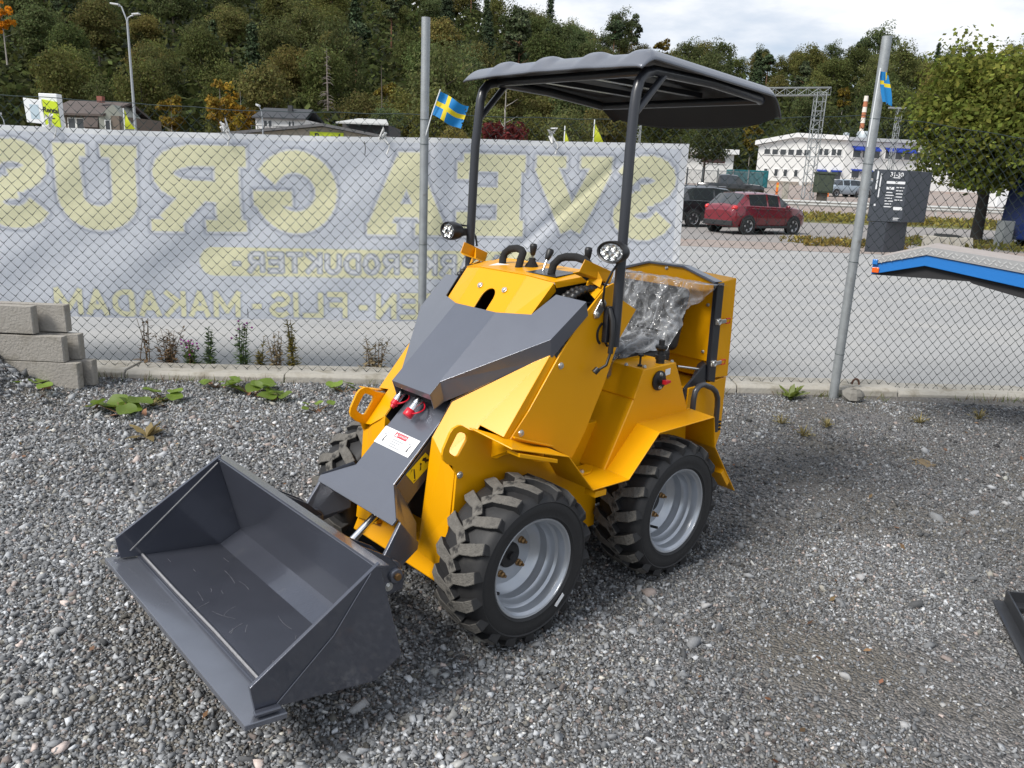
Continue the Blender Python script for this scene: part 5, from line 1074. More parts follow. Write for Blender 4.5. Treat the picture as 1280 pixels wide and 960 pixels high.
poly = [Vector((A0.x, A0.y, zb)), Vector((A1.x, A1.y, zb)), Vector((A1.x, A1.y, 8.0)), Vector((pA[1].x, pA[1].y, 8.15)), Vector((A0.x, A0.y, 7.0))]
B().prism(poly, back).build('wall', WALL, wb)
B().prism([Vector((A1.x+.003, A1.y, zb)), Vector((A2.x, A2.y, zb)), Vector((A2.x, A2.y, 8.05)), Vector((A1.x+.003, A1.y, 7.95))], back).build('wall', WALL, wb)
off_ = nA*.5
for i in range(2):
    a, b_ = [Vector((A0.x, A0.y, 7.0)), Vector((pA[1].x, pA[1].y, 8.15)), Vector((A1.x, A1.y, 8.0))][i:i+2]
    a = a+off_-(dA*.6 if i == 0 else dA*0); b_ = b_+off_; B().prism([a, b_, b_+Vector((0, 0, .55)), a+Vector((0, 0, .55))], back+Vector((0, 1, 0))).build('roof', ROOFW, wb)
a, b_ = Vector((A1.x+.02, A1.y, 7.98))+nB*.5, Vector((A2.x, A2.y, 8.08))+nB*.5; B().prism([a, b_, b_+Vector((0, 0, .42)), a+Vector((0, 0, .42))], back+Vector((0, 1, 0))).build('roof', M('grey_fascia', (.42, .44, .46), .6), wb)
def window(o0, d, n, u0, u1, z0, z1, par, mat=None, fr=.07):
    c = Vector((o0.x, o0.y, 0))+d*((u0+u1)/2); w = B(); w_ = u1-u0; h = z1-z0
    f = empty('window', par.matrix_world.inverted() @ (c+Vector((0, 0, (z0+z1)/2))+n*.03) if 0 else c+Vector((0, 0, (z0+z1)/2))+n*.03, (0, 0, atan2(d.y, d.x)), par)
    B().box((0, .0, h/2), (w_+.1, .10, fr)).box((0, 0, -h/2), (w_+.2, .16, fr)).box((-w_/2, 0, 0), (fr, .09, h)).box((w_/2, 0, 0), (fr, .09, h)).build('frame', ROOFW, f)
    B().box((0, .012, 0), (w_, .04, h)).build('pane', mat or WIN, f)
    return f
for k in range(6): window(A0, dA, nA, .75+1.02*k, 1.55+1.02*k, 5.85, 6.55+.02*k, wb)
for u in (7.6, 8.35, 9.3, 10.0): window(A0, dA, nA, u, u+.62, 6.0, 6.85, wb)
for u in (1.0, 2.35, 3.55, 4.9): window(A0, dA, nA, u, u+.5, 3.1, 4.05, wb)
for u in (7.9, 9.6): window(A0, dA, nA, u, u+1.3, 3.0, 4.1, wb); 
for k in range(9): window(A1, dB, nB, 1.0+1.35*k+(.5 if k > 2 else 0), 2.1+1.35*k+(.5 if k > 2 else 0), 5.9, 7.0, wb)
for k in range(8): window(A1, dB, nB, 1.2+1.4*k, 2.3+1.4*k, 3.3, 4.3, wb)
def awning(o0, d, n, u0, u1, z0, drop, out_):
    a = Vector((o0.x, o0.y, z0))+d*u0+n*.06; b_ = Vector((o0.x, o0.y, z0))+d*u1+n*.06; q = n*out_-Vector((0, 0, drop))
    B().prism([a, b_, b_+q, a+q], (0, 0, -.04)).prism([a+q, b_+q, b_+q-Vector((0, 0, .15)), a+q-Vector((0, 0, .15))], n*.02).build('awning', AWN, wb)
awning(A1, dB, nB, .7, 4.5, 7.35, .45, .8); awning(A1, dB, nB, 5.4, 9.6, 7.35, .45, .8); awning(A1, dB, nB, 1.0, 4.0, 4.45, .12, .4); awning(A0, dA, nA, 7.6, 9.0, 4.2, .1, .4); awning(A0, dA, nA, 9.5, 10.9, 4.2, .1, .4)
for u in (1.0, 6.2): B().prism([Vector((A0.x, A0.y, 2.0))+dA*u, Vector((A0.x, A0.y, 2.0))+dA*(u+4.6), Vector((A0.x, A0.y, 2.0))+dA*(u+4.6)+Vector((0, 0, .5)), Vector((A0.x, A0.y, 2.0))+dA*u+Vector((0, 0, .5))], nA*.5).build('plinth', M('plinth_beige', (.30, .26, .22), .9), wb)
B().lathe([(0, 8.3), (.95, 8.3), (.95, 9.2), (.8, 9.5), (0, 9.55)], (46.3, 113, 0), 20, 'z').build('roof_fan', M('fan_grey', (.38, .42, .44), .5, metal=.4), wb, smooth=40); B().lathe([(0, 8.3), (.4, 8.3), (.4, 9.2), (0, 9.3)], (43.9, 113, 0), 14, 'z').build('roof_fan', bpy.data.materials['fan_grey'], wb, smooth=40)
chm = tag(empty('chimney', (47.5, 117, 0)), 'red and white striped chimney rising behind the white office', 'chimney')
for k in range(9): B().lathe([(.30, 8.0+.72*k), (.27, 8.0+.72*(k+1))], (0, 0, 0), 14, 'z').build('painted_band', [M('chimney_white', (.66, .60, .52), .7, var=.1, vs=2), M('chimney_rust', (.36, .13, .06), .8, var=.3, vs=3)][k % 2], chm, smooth=60)
# lattice masts
LAT = M('lattice_steel', (.27, .29, .30), .6, metal=.3)
def lattice(name, label, p0, p1, w, bays, par=None, cat='mast'):
    p0, p1 = Vector(p0), Vector(p1); d = (p1-p0); ux = Vector((1, 0, 0)) if abs(d.normalized().x) < .8 else Vector((0, 0, 1)); uy = d.normalized().cross(ux).normalized(); e = par or tag(empty(name), label, cat)
    cs = [(a, b_) for a, b_ in ((1, 1), (1, -1), (-1, -1), (-1, 1))]; bb = B()
    for a, b_ in cs: bb.tube([p0+ux*a*w/2+uy*b_*w/2, p1+ux*a*w/2+uy*b_*w/2], .042, 4)
    bb.build('chords', LAT, e); bb = B()
    for i in range(bays):
        q0 = p0+d*(i/bays); q1 = p0+d*((i+1)/bays)
        for j in range(4):
            a, b_ = cs[j]; a2, b2 = cs[(j+1) % 4]; bb.tube([q0+ux*a*w/2+uy*b_*w/2, q1+ux*a2*w/2+uy*b2*w/2], .02, 3); bb.tube([q1+ux*a*w/2+uy*b_*w/2, q1+ux*a2*w/2+uy*b2*w/2], .02, 3)
    tag(bb.build('lattice_bracing', LAT, e), kind='stuff'); return e
gt = lattice('lattice_gantry', 'grey lattice portal with horizontal beam standing left of the office', (24.6, 70, .6), (24.6, 70, 9.4), .75, 12, cat='gantry'); lattice('x', '', (9.0, 70, 8.75), (25.3, 70, 9.5), .6, 18, gt); lattice('x', '', (9.5, 70, .6), (9.5, 70, 8.8), .75, 12, gt)
lattice('lattice_mast', 'grey lattice lighting mast behind the office roof left of the tree', (45.2, 101, 1.5), (45.2, 101, 11.4), .5, 14)
B().box((44.9, 101, 11.5), (2.0, .5, .18)).build('lamp_head', LAT, [o for o in bpy.data.objects if o.name.startswith('lattice_mast')][0])
# small white building, teal container, mesh yard fence
sb = tag(empty('small_building', (0, 0, 0)), 'small flat roofed white building with a dark window band beside the banner end', 'building')
B().box((21.6, 104, 3.4), (8.2, 8, 4.4)).build('wall', WALL, sb); B().box((21.6, 103.8, 5.55), (9.0, 9, .55)).build('roof', ROOFW, sb); window(Vector((17.5, 100, 0)), Vector((1, 0, 0)), Vector((0, -1, 0)), 4.2, 7.2, 4.15, 4.85, sb, M('red_window', (.09, .04, .035), .3))
tc_ = tag(empty('tarp_container', (26.4, 96, gz(26.4, 96))), 'teal covered container between the small white building and the office', 'container')
B().box((0, 0, .95), (4.3, 2.5, 1.9)).build('container_body', M('teal_tarp', (.012, .13, .15), .7, var=.15, vs=1), tc_, bevel=.05)
for i in range(9): B().box((-2+.5*i, -1.27, .95), (.06, .05, 1.8)).build('rib', bpy.data.materials['teal_tarp'], tc_)
# yard fence panels in front of the small building
yf = tag(empty('steel_yard_fence', (0, 0, 0)), 'grey steel mesh yard fence before the small white building', 'fence')
for i in range(6):
    x0_ = 15.8+1.6*i; B().box((x0_, 86, 2.0), (.12, .12, 2.6)).build('fence_post', GBX, yf); bb = B()
    for k in range(12): bb.box((x0_+.13*k+.1, 86, 2.0), (.03, .03, 2.2))
    bb.box((x0_+.8, 86, 3.05), (1.6, .04, .05)).box((x0_+.8, 86, 1.0), (1.6, .04, .05)); tag(bb.build('fence_bars', GBX, yf), kind='stuff')
# white van hints behind the tree
for i, (x, y, c_, lb) in enumerate(((36.5, 46.0, WP, 'white van parked far right behind the tree trunk'), (45.5, 58.0, LG, 'pale blue van parked further off behind the tree'))):
    e = tag(empty('parked_van', (x, y+14, gz(x, y+14)), (0, 0, .1)), lb, 'van'); B().prism([(-2.3, -.95, .35), (2.3, -.95, .35), (2.35, -.95, 1.0), (1.6, -.95, 1.2), (1.1, -.95, 1.95), (-2.3, -.95, 1.98)], (0, 1.9, 0)).build('body', c_, e, bevel=.08); B().prism([(.2, -.96, 1.2), (1.4, -.96, 1.2), (1.05, -.96, 1.75), (.2, -.96, 1.75)], (0, -.01, 0)).build('window', WIN, e)
    for xx in (-1.4, 1.5): B().lathe([(0, -.1), (.34, -.1), (.34, .1), (0, .1)], (xx, -.88, .34), 20, 'y').build('wheel', TYC, e)
# --- left side: pylon sign, houses, lamps, flags
LIME = M('lime_sign', (.50, .62, .015), .45); WPL = M('white_panel', (.72, .74, .75), .5, var=.03, vs=2)
py_ = tag(empty('rental_pylon', (-17.2, 30, gz(-17.2, 30))), 'white pylon with lime green Rental board above the banner at far left', 'sign')
g0 = gz(-17.2, 30)
B().prism([(-.28, 0, 0), (.42, 0, 0), (.36, 0, 3.9), (-.30, 0, 3.9)], (0, .35, 0)).build('pylon_column', WPL, py_, bevel=.02)
B().prism([(-.10, -.06, 2.82), (.44, -.06, 2.74), (.38, -.06, 3.62), (-.16, -.06, 3.70)], (0, .05, 0)).build('lime_board', LIME, py_, bevel=.01)
B().prism([(-.80, -.02, 2.88), (-.14, -.02, 2.84), (-.20, -.02, 3.66), (-.86, -.02, 3.72)], (0, .3, 0)).build('white_board', WPL, py_, bevel=.01)
B().add([(-.62, -.024, 3.0), (-.30, -.024, 3.0), (-.33, -.024, 3.5), (-.65, -.024, 3.5)], [(0, 1, 2, 3)]).build('pale_panel', M('pale_panel', (.42, .52, .58), .5), py_)
tt = text('Rental', 'lettering', .24, BLK, py_, bold=.006, ext=.004, space=.95); frame(tt, (.135, -.066, 3.32), (1, 0, -.09), (0, 0, 1)); B().add([(-.0, -.066, 3.05), (.26, -.066, 3.02), (.26, -.066, 3.06), (-.0, -.066, 3.09)], [(0, 1, 2, 3)]).build('lettering', BLK, py_)
BRW = M('brown_roof_tiles', (.085, .068, .062), .9, var=.15, vs=1.5, bump=.4, bs=6); HWALL = M('grey_green_wall', (.30, .31, .27), .85, var=.05, vs=.6); HW2 = M('brown_wall', (.13, .105, .085), .85)
hl = tag(empty('bungalow', (-37.0, 70, 0), (0, 0, radians(-9))), 'grey green bungalow with a wide brown roof left of the lamp post', 'house')
B().prism([(-3.2, 0, 1.0), (3.1, 0, 1.0), (3.1, 0, 5.1), (-3.2, 0, 5.1)], (0, 6, 0)).build('wall', HW2, hl)
B().prism([(-3.6, -.5, 5.0), (2.0, -.5, 5.0), (2.4, 2.9, 6.25), (-3.6, 2.9, 6.25)], (0, 0, .18)).build('roof', BRW, hl); B().prism([(-3.6, 6.4, 5.0), (2.0, 6.4, 5.0), (2.4, 2.9, 6.25), (-3.6, 2.9, 6.25)], (0, 0, .18)).build('roof', BRW, hl)
B().prism([(1.55, -.45, 1.0), (3.5, .6, 1.0), (3.5, .6, 4.55), (2.5, .1, 6.0), (1.55, -.45, 5.0)], (-.9, 4, 0)).build('gable_wall', HWALL, hl)
B().prism([(.2, -.55, 4.0), (1.5, -.55, 4.0), (1.45, -.2, 5.15), (.1, -.2, 5.15)], (0, -.1, .1)).build('porch_roof', BRW, hl)
for u in (-2.3, -1.3, -.5): window(Vector((0, 0, 0)), Vector((1, 0, 0)), Vector((0, -1, 0)), u-.35, u+.35, 3.9, 4.8, hl)
gd = Vector((1.95, 1.05, 0)).normalized()
for u in (.65, 1.5): window(Vector((1.55, -.45, 0)), gd, Vector((gd.y, -gd.x, 0)), u-.2, u+.2, 3.7, 4.7, hl)
B().box((.4, 1.6, 6.5), (.5, .4, .5)).build('chimney', M('brick_red', (.22, .08, .06), .9), hl)
hr = tag(empty('white_house', (-24.9, 85, 0), (0, 0, radians(-3))), 'white house with a black pitched roof above the banner', 'house')
B().box((0, 3, 4.4), (5.2, 6, 3.8)).build('wall', WALL, hr); BLR = M('black_roof', (.035, .037, .042), .6)
B().prism([(-2.85, -.4, 6.25), (2.75, -.4, 6.25), (2.6, 2.6, 7.35), (-2.6, 2.6, 7.35)], (0, 0, .15)).build('roof', BLR, hr); B().prism([(-2.85, 6.4, 6.25), (2.75, 6.4, 6.25), (2.6, 2.6, 7.35), (-2.6, 2.6, 7.35)], (0, 0, .15)).build('roof', BLR, hr)
B().box((.5, 1.8, 7.35), (.45, .45, .8)).build('chimney', BLR, hr)
for u0, u1 in ((-1.75, -.85), (.85, 1.5)):
    for a in (u0, (u0+u1)/2+.05): window(Vector((0, 0, 0)), Vector((1, 0, 0)), Vector((0, -1, 0)), a, a+(u1-u0)/2-.05, 5.45, 6.1, hr)
bl = B()
for k in range(9): bl.box((-2.7+.65*k, -.9, 5.25), (.06, .06, .5))
bl.box((0, -.9, 5.5), (5.6, .08, .06)).box((0, -.85, 5.0), (5.7, .9, .1)); bl.build('balcony', BLR, hr)
gb = tag(empty('gabled_hall', (-12.6, 50, 0), (0, 0, 0)), 'low beige gabled hall with a lime Rental sign just above the banner', 'building')
BEI = M('beige_boards', (.34, .31, .26), .85, var=.06, vs=1)
B().prism([(-5.8, 0, .3), (5.4, 0, .3), (5.4, 0, 3.3), (.55, 0, 3.98), (-5.8, 0, 3.2)], (0, 12, 0)).build('gable_wall', BEI, gb)
for a, b_ in (((-6.2, 3.15), (.55, 4.02)), ((.55, 4.02), (5.8, 3.25))): B().prism([(a[0], -.4, a[1]), (b_[0], -.4, b_[1]), (b_[0], -.4, b_[1]+.16), (a[0], -.4, a[1]+.16)], (0, 13, 0)).build('roof', TAR, gb)
B().box((.75, -.05, 3.38), (2.05, .08, .62)).build('sign_board', LIME, gb, bevel=.01); tt = text('Rental', 'lettering', .62, BLK, gb, bold=.012, ext=.004); frame(tt, (.80, -.095, 3.36), (1, 0, 0), (0, 0, 1))
ex = tag(empty('flat_extension', (-11.6, 60, 0)), 'dark flat building with a pale shallow roof behind the gabled hall', 'building')
B().box((0, 4, 2.9), (3.4, 6, 3.9)).build('wall', M('dark_boards', (.07, .065, .068), .85), ex); B().prism([(-1.9, -.3, 4.75), (1.9, -.3, 4.75), (1.2, 3, 5.25), (-.9, 3, 5.25)], (0, 0, .1)).build('roof', M('pale_roof', (.42, .42, .41), .8), ex)
LPM = M('lamp_post_grey', (.36, .38, .40), .5, metal=.4)
def street_lamp(name, label, x, y, z1, arms, r=.07):
    e = tag(empty(name, (x, y, 0)), label, 'street lamp'); zb_ = gz(x, y)-.3; B().tube([(0, 0, zb_), (-.02, 0, z1-.35)], [r*1.25, r*.8], 10).build('pole', LPM, e, smooth=60)
    for dx, dz in arms:
        B().tube([(-.02, 0, z1-.4), (-.02+dx*.15, 0, z1-.15), (-.02+dx*.6, 0, z1+dz-.03), (-.02+dx, 0, z1+dz)], r*.55, 8).build('arm', LPM, e, smooth=60)
        B().prism([(-.02+dx*.85, -.12, z1+dz+.02), (-.02+dx*1.9, -.12, z1+dz+.06), (-.02+dx*1.9, .12, z1+dz+.06), (-.02+dx*.85, .12, z1+dz+.02)], (0, 0, .07)).build('lamp_head', M('lamp_head_white', (.55, .56, .57), .4), e, bevel=.01)
    return e
street_lamp('street_lamp', 'tall grey double armed street lamp in front of the wooded hill', -21.1, 45, 8.95, ((-.42, .42), (.36, -.02)))
street_lamp('street_lamp', 'short pale street lamp at the far left edge', -18.82, 30, 2.93, ((-.15, .0),), .035)
street_lamp('street_lamp', 'thin white lamp post in front of the white house', -9.42, 30, 3.55, ((-.10, .03),), .03)
FLG = M('lime_flag', (.55, .60, .03), .6, trans=.4)
def pennant(label, x, y, z1, h, dx):
    e = tag(empty('beach_flag', (x, y, 0)), label, 'flag'); B().tube([(0, 0, gz(x, y)), (0, 0, z1)], .022, 8).build('pole', WPL, e)
    V = []; n = 9
    for i in range(n+1): t_ = i/n; V += [(.02, .03*sin(t_*5), z1-.08-h*t_), (.02+dx*t_**1.2, .08*sin(t_*6+1), z1-.08-h*t_)]
    B().add(V, [(2*i, 2*i+1, 2*i+3, 2*i+2) for i in range(n)]).build('flag_cloth', FLG, e, smooth=80)
pennant('lime pennant on a white pole left of the tall street lamp', -16.87, 35, 3.66, .75, .42); pennant('small lime pennant behind the banner, left of two', 1.76, 35, 3.72, .8, .26); pennant('larger lime pennant behind the banner, right of two', 2.99, 35, 4.05, .9, .44)
# white rope knots on the banner's top hem
for kx, kz in ((-3.30, 1.80), (-2.12, 1.80), (.215, 1.845), (-1.0, 1.79)):
    bb = B(); rgk = np.random.default_rng(int(abs(kx)*100)); P = [(kx+rgk.normal(0, .018), .03+rgk.normal(0, .012), kz+rgk.uniform(-.05, .06)) for _ in range(9)]; bb.tube(P, .008, 6); bb.tube([(kx, .03, kz), (kx+.05, .03, kz-.06), (kx+.03, .03, kz-.12)], .006, 6)
    bb.build('white_rope', M('white_rope', (.75, .75, .74), .8), ban, smooth=70)

# --- Swedish flags on the posts
FB_ = M('flag_blue', (.012, .22, .55), .7, trans=.3); FY = M('flag_yellow', (.80, .62, .02), .7, trans=.3)
def sw_flag(name, label, O, ux, uy, L, H, wav):
    e = tag(empty(name, O), label, 'flag'); nx_, ny_ = 24, 15; V = []; fb = []; fy = []
    for j in range(ny_+1):
        for i in range(nx_+1):
            u = i/nx_; v = j/ny_; p = Vector(ux)*L*u+Vector(uy)*H*v; V.append(p+wav(u, v))
    for j in range(ny_):
        for i in range(nx_):
            if i > nx_-3 and (i+j*3) % 7 == 0: continue
            q = (j*(nx_+1)+i, j*(nx_+1)+i+1, (j+1)*(nx_+1)+i+1, (j+1)*(nx_+1)+i); (fy if (j in (6, 7, 8) or i in (7, 8, 9)) else fb).append(q)
    B().add(V, fb).build('blue_cloth', FB_, e, smooth=80); B().add(V, fy).build('yellow_cross', FY, e, smooth=80); return e
fl = sw_flag('swedish_flag', 'small blue flag with yellow cross flying from the left fence post', (-.588, 5.80, 2.105), (.86, .06, -.42), (-.30, 0, -.95), .235, .165, lambda u, v: Vector((.0, .02*sin(u*8+v*2), .012*sin(u*7+v)*u)))
B().tube([(.005, 0, .01), (-.05, 0, -.15), (-.10, .01, -.32)], .004, 6).build('stick', WPL, fl)
fl = sw_flag('swedish_flag', 'furled blue and yellow flag hanging against the right fence post', (2.435, 5.83, 2.36), (.15, -.05, -1), (.28, -.5, -.1), .20, .14, lambda u, v: Vector((.02*sin(v*6)+.015*u, .02*sin(v*9+u*3), -.02*v*v)))
B().tube([(0, 0, .02), (-.01, 0, -.5)], .004, 6).build('stick', WPL, fl)

# --- stack of concrete blocks at the left
M_blk = M('block_concrete', (.31, .29, .26), .92, var=.16, vs=6, bump=.7, bs=60, dirt=(.17, .155, .125), dirt_lo=.5, dirt_hi=.75, ds=6)
zc = [(.025, .205), (.209, .385), (.396, .583)]; fr_x = [-2.945, -3.03, -3.215]; rr_x = [-2.90, -2.975, -3.05]
for i in range(3):
    for q, (xr, y_, lb) in enumerate(((fr_x[i], 5.18, 'front'), (rr_x[i], 5.285, 'rear'))):
        lab_ = ['bottom', 'middle', 'top'][i]; L_ = .9
        bb = B().prism([(xr-L_, y_, zc[i][0]), (xr-.008, y_, zc[i][0]), (xr, y_+.008, zc[i][0]), (xr, y_+.06, zc[i][0]), (xr-L_, y_+.06, zc[i][0])], (0, 0, zc[i][1]-zc[i][0]))
        o = bb.build('concrete_block', M_blk, bevel=.0035); tag(o, '%s grey concrete block of the stack, %s row at the fence' % (lab_, lb), 'concrete block', 'concrete blocks stacked by the fence')
# --- vehicle transporter ramp overhanging from the right
TBL = M('trailer_blue', (.010, .16, .50), .45, coat=.3, dirt=(.16, .07, .035), dirt_lo=.66, dirt_hi=.72, ds=7, bump=.1, bs=60)
CHK = M('checker_plate', (.42, .42, .42), .45, metal=.5, var=.1, vs=20)
trl = tag(empty('transporter_ramp', (2.22, 5.0, 0), (0, 0, radians(-32))), 'blue steel loading ramp with a chequer plate deck reaching in from the right', 'ramp')
RX = [0., .291, .80, 1.7]; ZT = [1.150, 1.244, 1.198, 1.117]; ZC = [1.120, 1.200, 1.140, 1.035]; ZB = [1.053, 1.133, 1.057, .92]
def rprism(zu, zl, y0_, dy, name, mat, i0=0, bev=.0):
    for i in range(i0, 3): pass
    pts = [(RX[i], y0_, zu[i]) for i in range(4)]+[(RX[i], y0_, zl[i]) for i in (3, 2, 1, 0)]
    return B().prism(pts, (0, dy, 0)).build(name, mat, trl, bevel=bev)
rprism(ZT, [z-.006 for z in ZT], .006, .60, 'chequer_deck', M('deck_pinkish', (.33, .295, .275), .8, var=.15, vs=9, bump=.2, bs=60)); rprism([z+.004 for z in ZT], ZC, 0, .005, 'chequer_edge', CHK)
bb = B()
for k in range(60):
    x_ = .03+.028*k; zt = np.interp(x_, RX, ZT); zc_ = np.interp(x_, RX, ZC)
    for q in (.32, .70): bb.box((x_+(.014 if q > .5 else 0), -.001, zt+(zc_-zt)*q), (.020, .004, .006), Euler((0, (.75 if (k+(q > .5)) % 2 else -.75), 0)).to_matrix())
tag(bb.build('tread_pattern', M('checker_bright', (.62, .62, .61), .4, metal=.5), trl), kind='stuff')
rprism([z-.002 for z in ZC], ZB, .010, .03, 'side_beam', TBL, bev=.003)
B().prism([(x, .040, z_) for x, z_ in [(0, 1.060), (.291, 1.138), (.80, 1.06), (1.7, .93), (1.7, .84), (.80, .998), (.56, 1.050), (.54, 1.062), (0, 1.050)]], (0, .50, 0)).build('underside', M('ramp_underside', (.02, .02, .022), .8), trl)
B().box((.022, .006, 1.083), (.040, .012, .032)).build('orange_reflector', M('reflector_orange', (.75, .12, .01), .3, coat=.5), trl, bevel=.002); B().box((.014, .012, 1.133), (.030, .04, .032)).build('corner_lug', TBL, trl, bevel=.003)
B().prism([(1.2, .1, .96), (1.75, .1, .86), (1.75, .1, -.02), (1.6, .1, -.02)], (0, .4, 0)).build('rear_support', bpy.data.materials['ramp_underside'], trl)
# --- black steel frame lying at lower right
sf = tag(empty('angle_iron_grid', (1.92, 2.81, .02)), 'black angle steel frame lying on the gravel at the lower right edge', 'steel frame')
STL = M('black_steel', (.02, .021, .024), .45, coat=.3, var=.2, vs=30)
dv = Vector((-.14, -.43, 0)).normalized(); rv = Vector((.96, -.12, 0)).normalized()
B().prism([Vector((0, 0, 0)), dv*.9, dv*.9+rv*.045, rv*.045], (0, 0, .006)).prism([rv*.043, rv*.043+dv*.9, rv*.050+dv*.9, rv*.050], (0, 0, .055)).build('side_angle', STL, sf, bevel=.001)
B().prism([rv*.05, rv*.05+dv*.05, rv*.9+dv*.05, rv*.9], (0, 0, .008)).prism([rv*.05, rv*.9, rv*.9+dv*.006, rv*.05+dv*.006], (0, 0, .05)).build('cross_angle', STL, sf, bevel=.001)
B().prism([rv*.05+dv*.22, rv*.05+dv*.27, rv*.9+dv*.27, rv*.9+dv*.22], (0, 0, .04)).build('cross_bar', STL, sf, bevel=.001)

# --- plants
LG_ = M('coltsfoot_leaf', (.16, .24, .035), .5, trans=.35, rnd=.25, var=.15, vs=30); LDK = M('weed_leaf', (.075, .12, .03), .6, trans=.3, rnd=.3); DRY = M('dry_stalk', (.24, .15, .075), .85, rnd=.25, trans=.2); BRN = M('dead_leaf', (.24, .12, .07), .8, rnd=.3)
def leaf_disc(r, seed, cup=.25):
    rg_ = np.random.default_rng(seed); n = 18; V = [(0, 0, 0)]; 
    for rr in (.55, 1.): V += [(r*rr*cos(2*pi*i/n)*(1+.10*sin(5*2*pi*i/n)*(rr > .9)+rg_.normal(0, .02)), r*rr*sin(2*pi*i/n)*(1-.35*exp(-((i-9)/1.3)**2)), r*rr*rr*cup*(.6+.4*sin(3*2*pi*i/n+seed))) for i in range(n)]
    F = [(0, 1+i, 1+(i+1) % n) for i in range(n)]+[(1+i, 1+n+i, 1+n+(i+1) % n, 1+(i+1) % n) for i in range(n)]
    return B().add(V, F).mesh('leaf', LG_, 80)
LDM = [leaf_disc(1., k) for k in range(3)]
def coltsfoot(x, y, leaves, label, rs, seed, mat=None):
    rg_ = np.random.default_rng(seed); z0 = gz(x, y); e = tag(empty('coltsfoot', (x, y, z0)), label, 'plant')
    for k in range(leaves):
        a = rg_.uniform(0, 6.28); d = rg_.uniform(.3, 1.)*rs*2.2*(.2 if leaves < 2 else 1); h = rg_.uniform(.02, .075); r = rs*rg_.uniform(.65, 1.1); o = link('leaf', LDM[k % 3], e); p = Vector((cos(a)*d*1.3, sin(a)*d*.8, h)); o.location = p
        o.scale = (r, r, r); o.rotation_euler = (rg_.normal(0, .25)+.12, rg_.normal(0, .25), a); B().tube([(0, 0, 0), p*.6+Vector((0, 0, .0)), p], .003, 5).build('stem', DRY, e)
        if k % 4 == 3: pass
    for k in range(3):
        o = link('dead_leaf', bpy.data.meshes.get('dead_leaf') or LDM[1].copy(), e); 
        if o.data.name != 'dead_leaf' and not bpy.data.meshes.get('dead_leaf'): o.data.name = 'dead_leaf'; o.data.materials[0] = BRN
        o.location = (rg_.normal(0, rs*1.5), rg_.normal(0, rs), .012); o.scale = (rs*.5, rs*.3, rs*.4); o.rotation_euler = (rg_.normal(0, .4), rg_.normal(0, .4), rg_.uniform(0, 6))
coltsfoot(-3.12, 5.05, 3, 'two round pale green leaves below the concrete blocks', .075, 1); coltsfoot(-2.44, 4.74, 8, 'largest clump of round bright green leaves on the gravel', .075, 2); coltsfoot(-2.33, 5.1, 5, 'small clump of green leaves just behind the largest clump', .055, 3)
coltsfoot(-1.82, 5.36, 8, 'green leafy clump at the kerb left of the loader', .07, 4); coltsfoot(-1.60, 5.3, 5, 'bright leafy clump at the kerb nearest the loader', .065, 5); coltsfoot(-2.12, 5.46, 4, 'dark leafy weed at the kerb below the banner', .05, 6); coltsfoot(-1.27, 4.98, 4, 'sparse low weed on gravel behind the far wheel', .035, 7); coltsfoot(-1.2, 5.45, 5, 'leafy weed at the kerb touching the loader front', .05, 8)
def rosette(name, label, x, y, n, L, mat, seed, up_=.9, w=.02, cat='plant'):
    rg_ = np.random.default_rng(seed); e = tag(empty(name, (x, y, gz(x, y))), label, cat)
    for k in range(n):
        a = rg_.uniform(0, 6.28); u = rg_.uniform(.35, 1.)*up_; l = L*rg_.uniform(.6, 1.1); V = []; m = 7
        for i in range(m+1):
            t_ = i/m; rr = l*t_*cos(u)*1.0; zz = l*(t_*sin(u)-.35*t_*t_*(1-u*.5)); ww = w*sin(pi*min(.97, t_*.9+.08)); c_, s_ = cos(a), sin(a); V += [(rr*c_-ww*s_, rr*s_+ww*c_, zz+.004+.006*sin(i*2+k)), (rr*c_+ww*s_, rr*s_-ww*c_, zz+.004)]
        B().add(V, [(2*i, 2*i+1, 2*i+3, 2*i+2) for i in range(m)]).build('leaf', mat, e, smooth=80)
    return e
rosette('dandelion', 'bushy green dandelion rosette at the kerb left of the leaning post', 2.13, 5.84, 26, .17, M('dandelion_leaf', (.15, .19, .03), .55, trans=.35, rnd=.3), 11, 1.15, .018)
rosette('dock_plant', 'wilted brown and green dock plant alone on the left gravel', -2.11, 4.36, 9, .15, M('wilted_leaf', (.20, .15, .06), .7, trans=.3, rnd=.35), 12, 1.0, .022)
rosette('withered_plant', 'flat withered leaves with one green tip on the right gravel', 2.48, 4.54, 9, .16, M('withered', (.15, .11, .06), .8, rnd=.35), 13, .18, .02)
for i, (x, y, lb) in enumerate(((2.86, 5.31, 'dry grass tuft on gravel right of the leaning post'), (3.35, 5.45, 'dry weed tuft by the kerb at the right edge'), (1.92, 4.95, 'pale dry grass patch on gravel behind the loader'), (2.15, 5.15, 'thin reddish weeds on gravel below the dandelion'), (1.86, 5.2, 'straw coloured grass tuft beside the loader rear'), (-2.35, 4.95, 'dry grass tuft between the green clumps'), (-.75, 5.5, 'tan dry grass tuft at the kerb behind the loader hood'))):
    rosette('grass_tuft', lb, x, y, 30, .10, M('dry_grass', (.24, .20, .085), .85, rnd=.35, trans=.3), 30+i, 1.3, .0035, 'grass tuft')
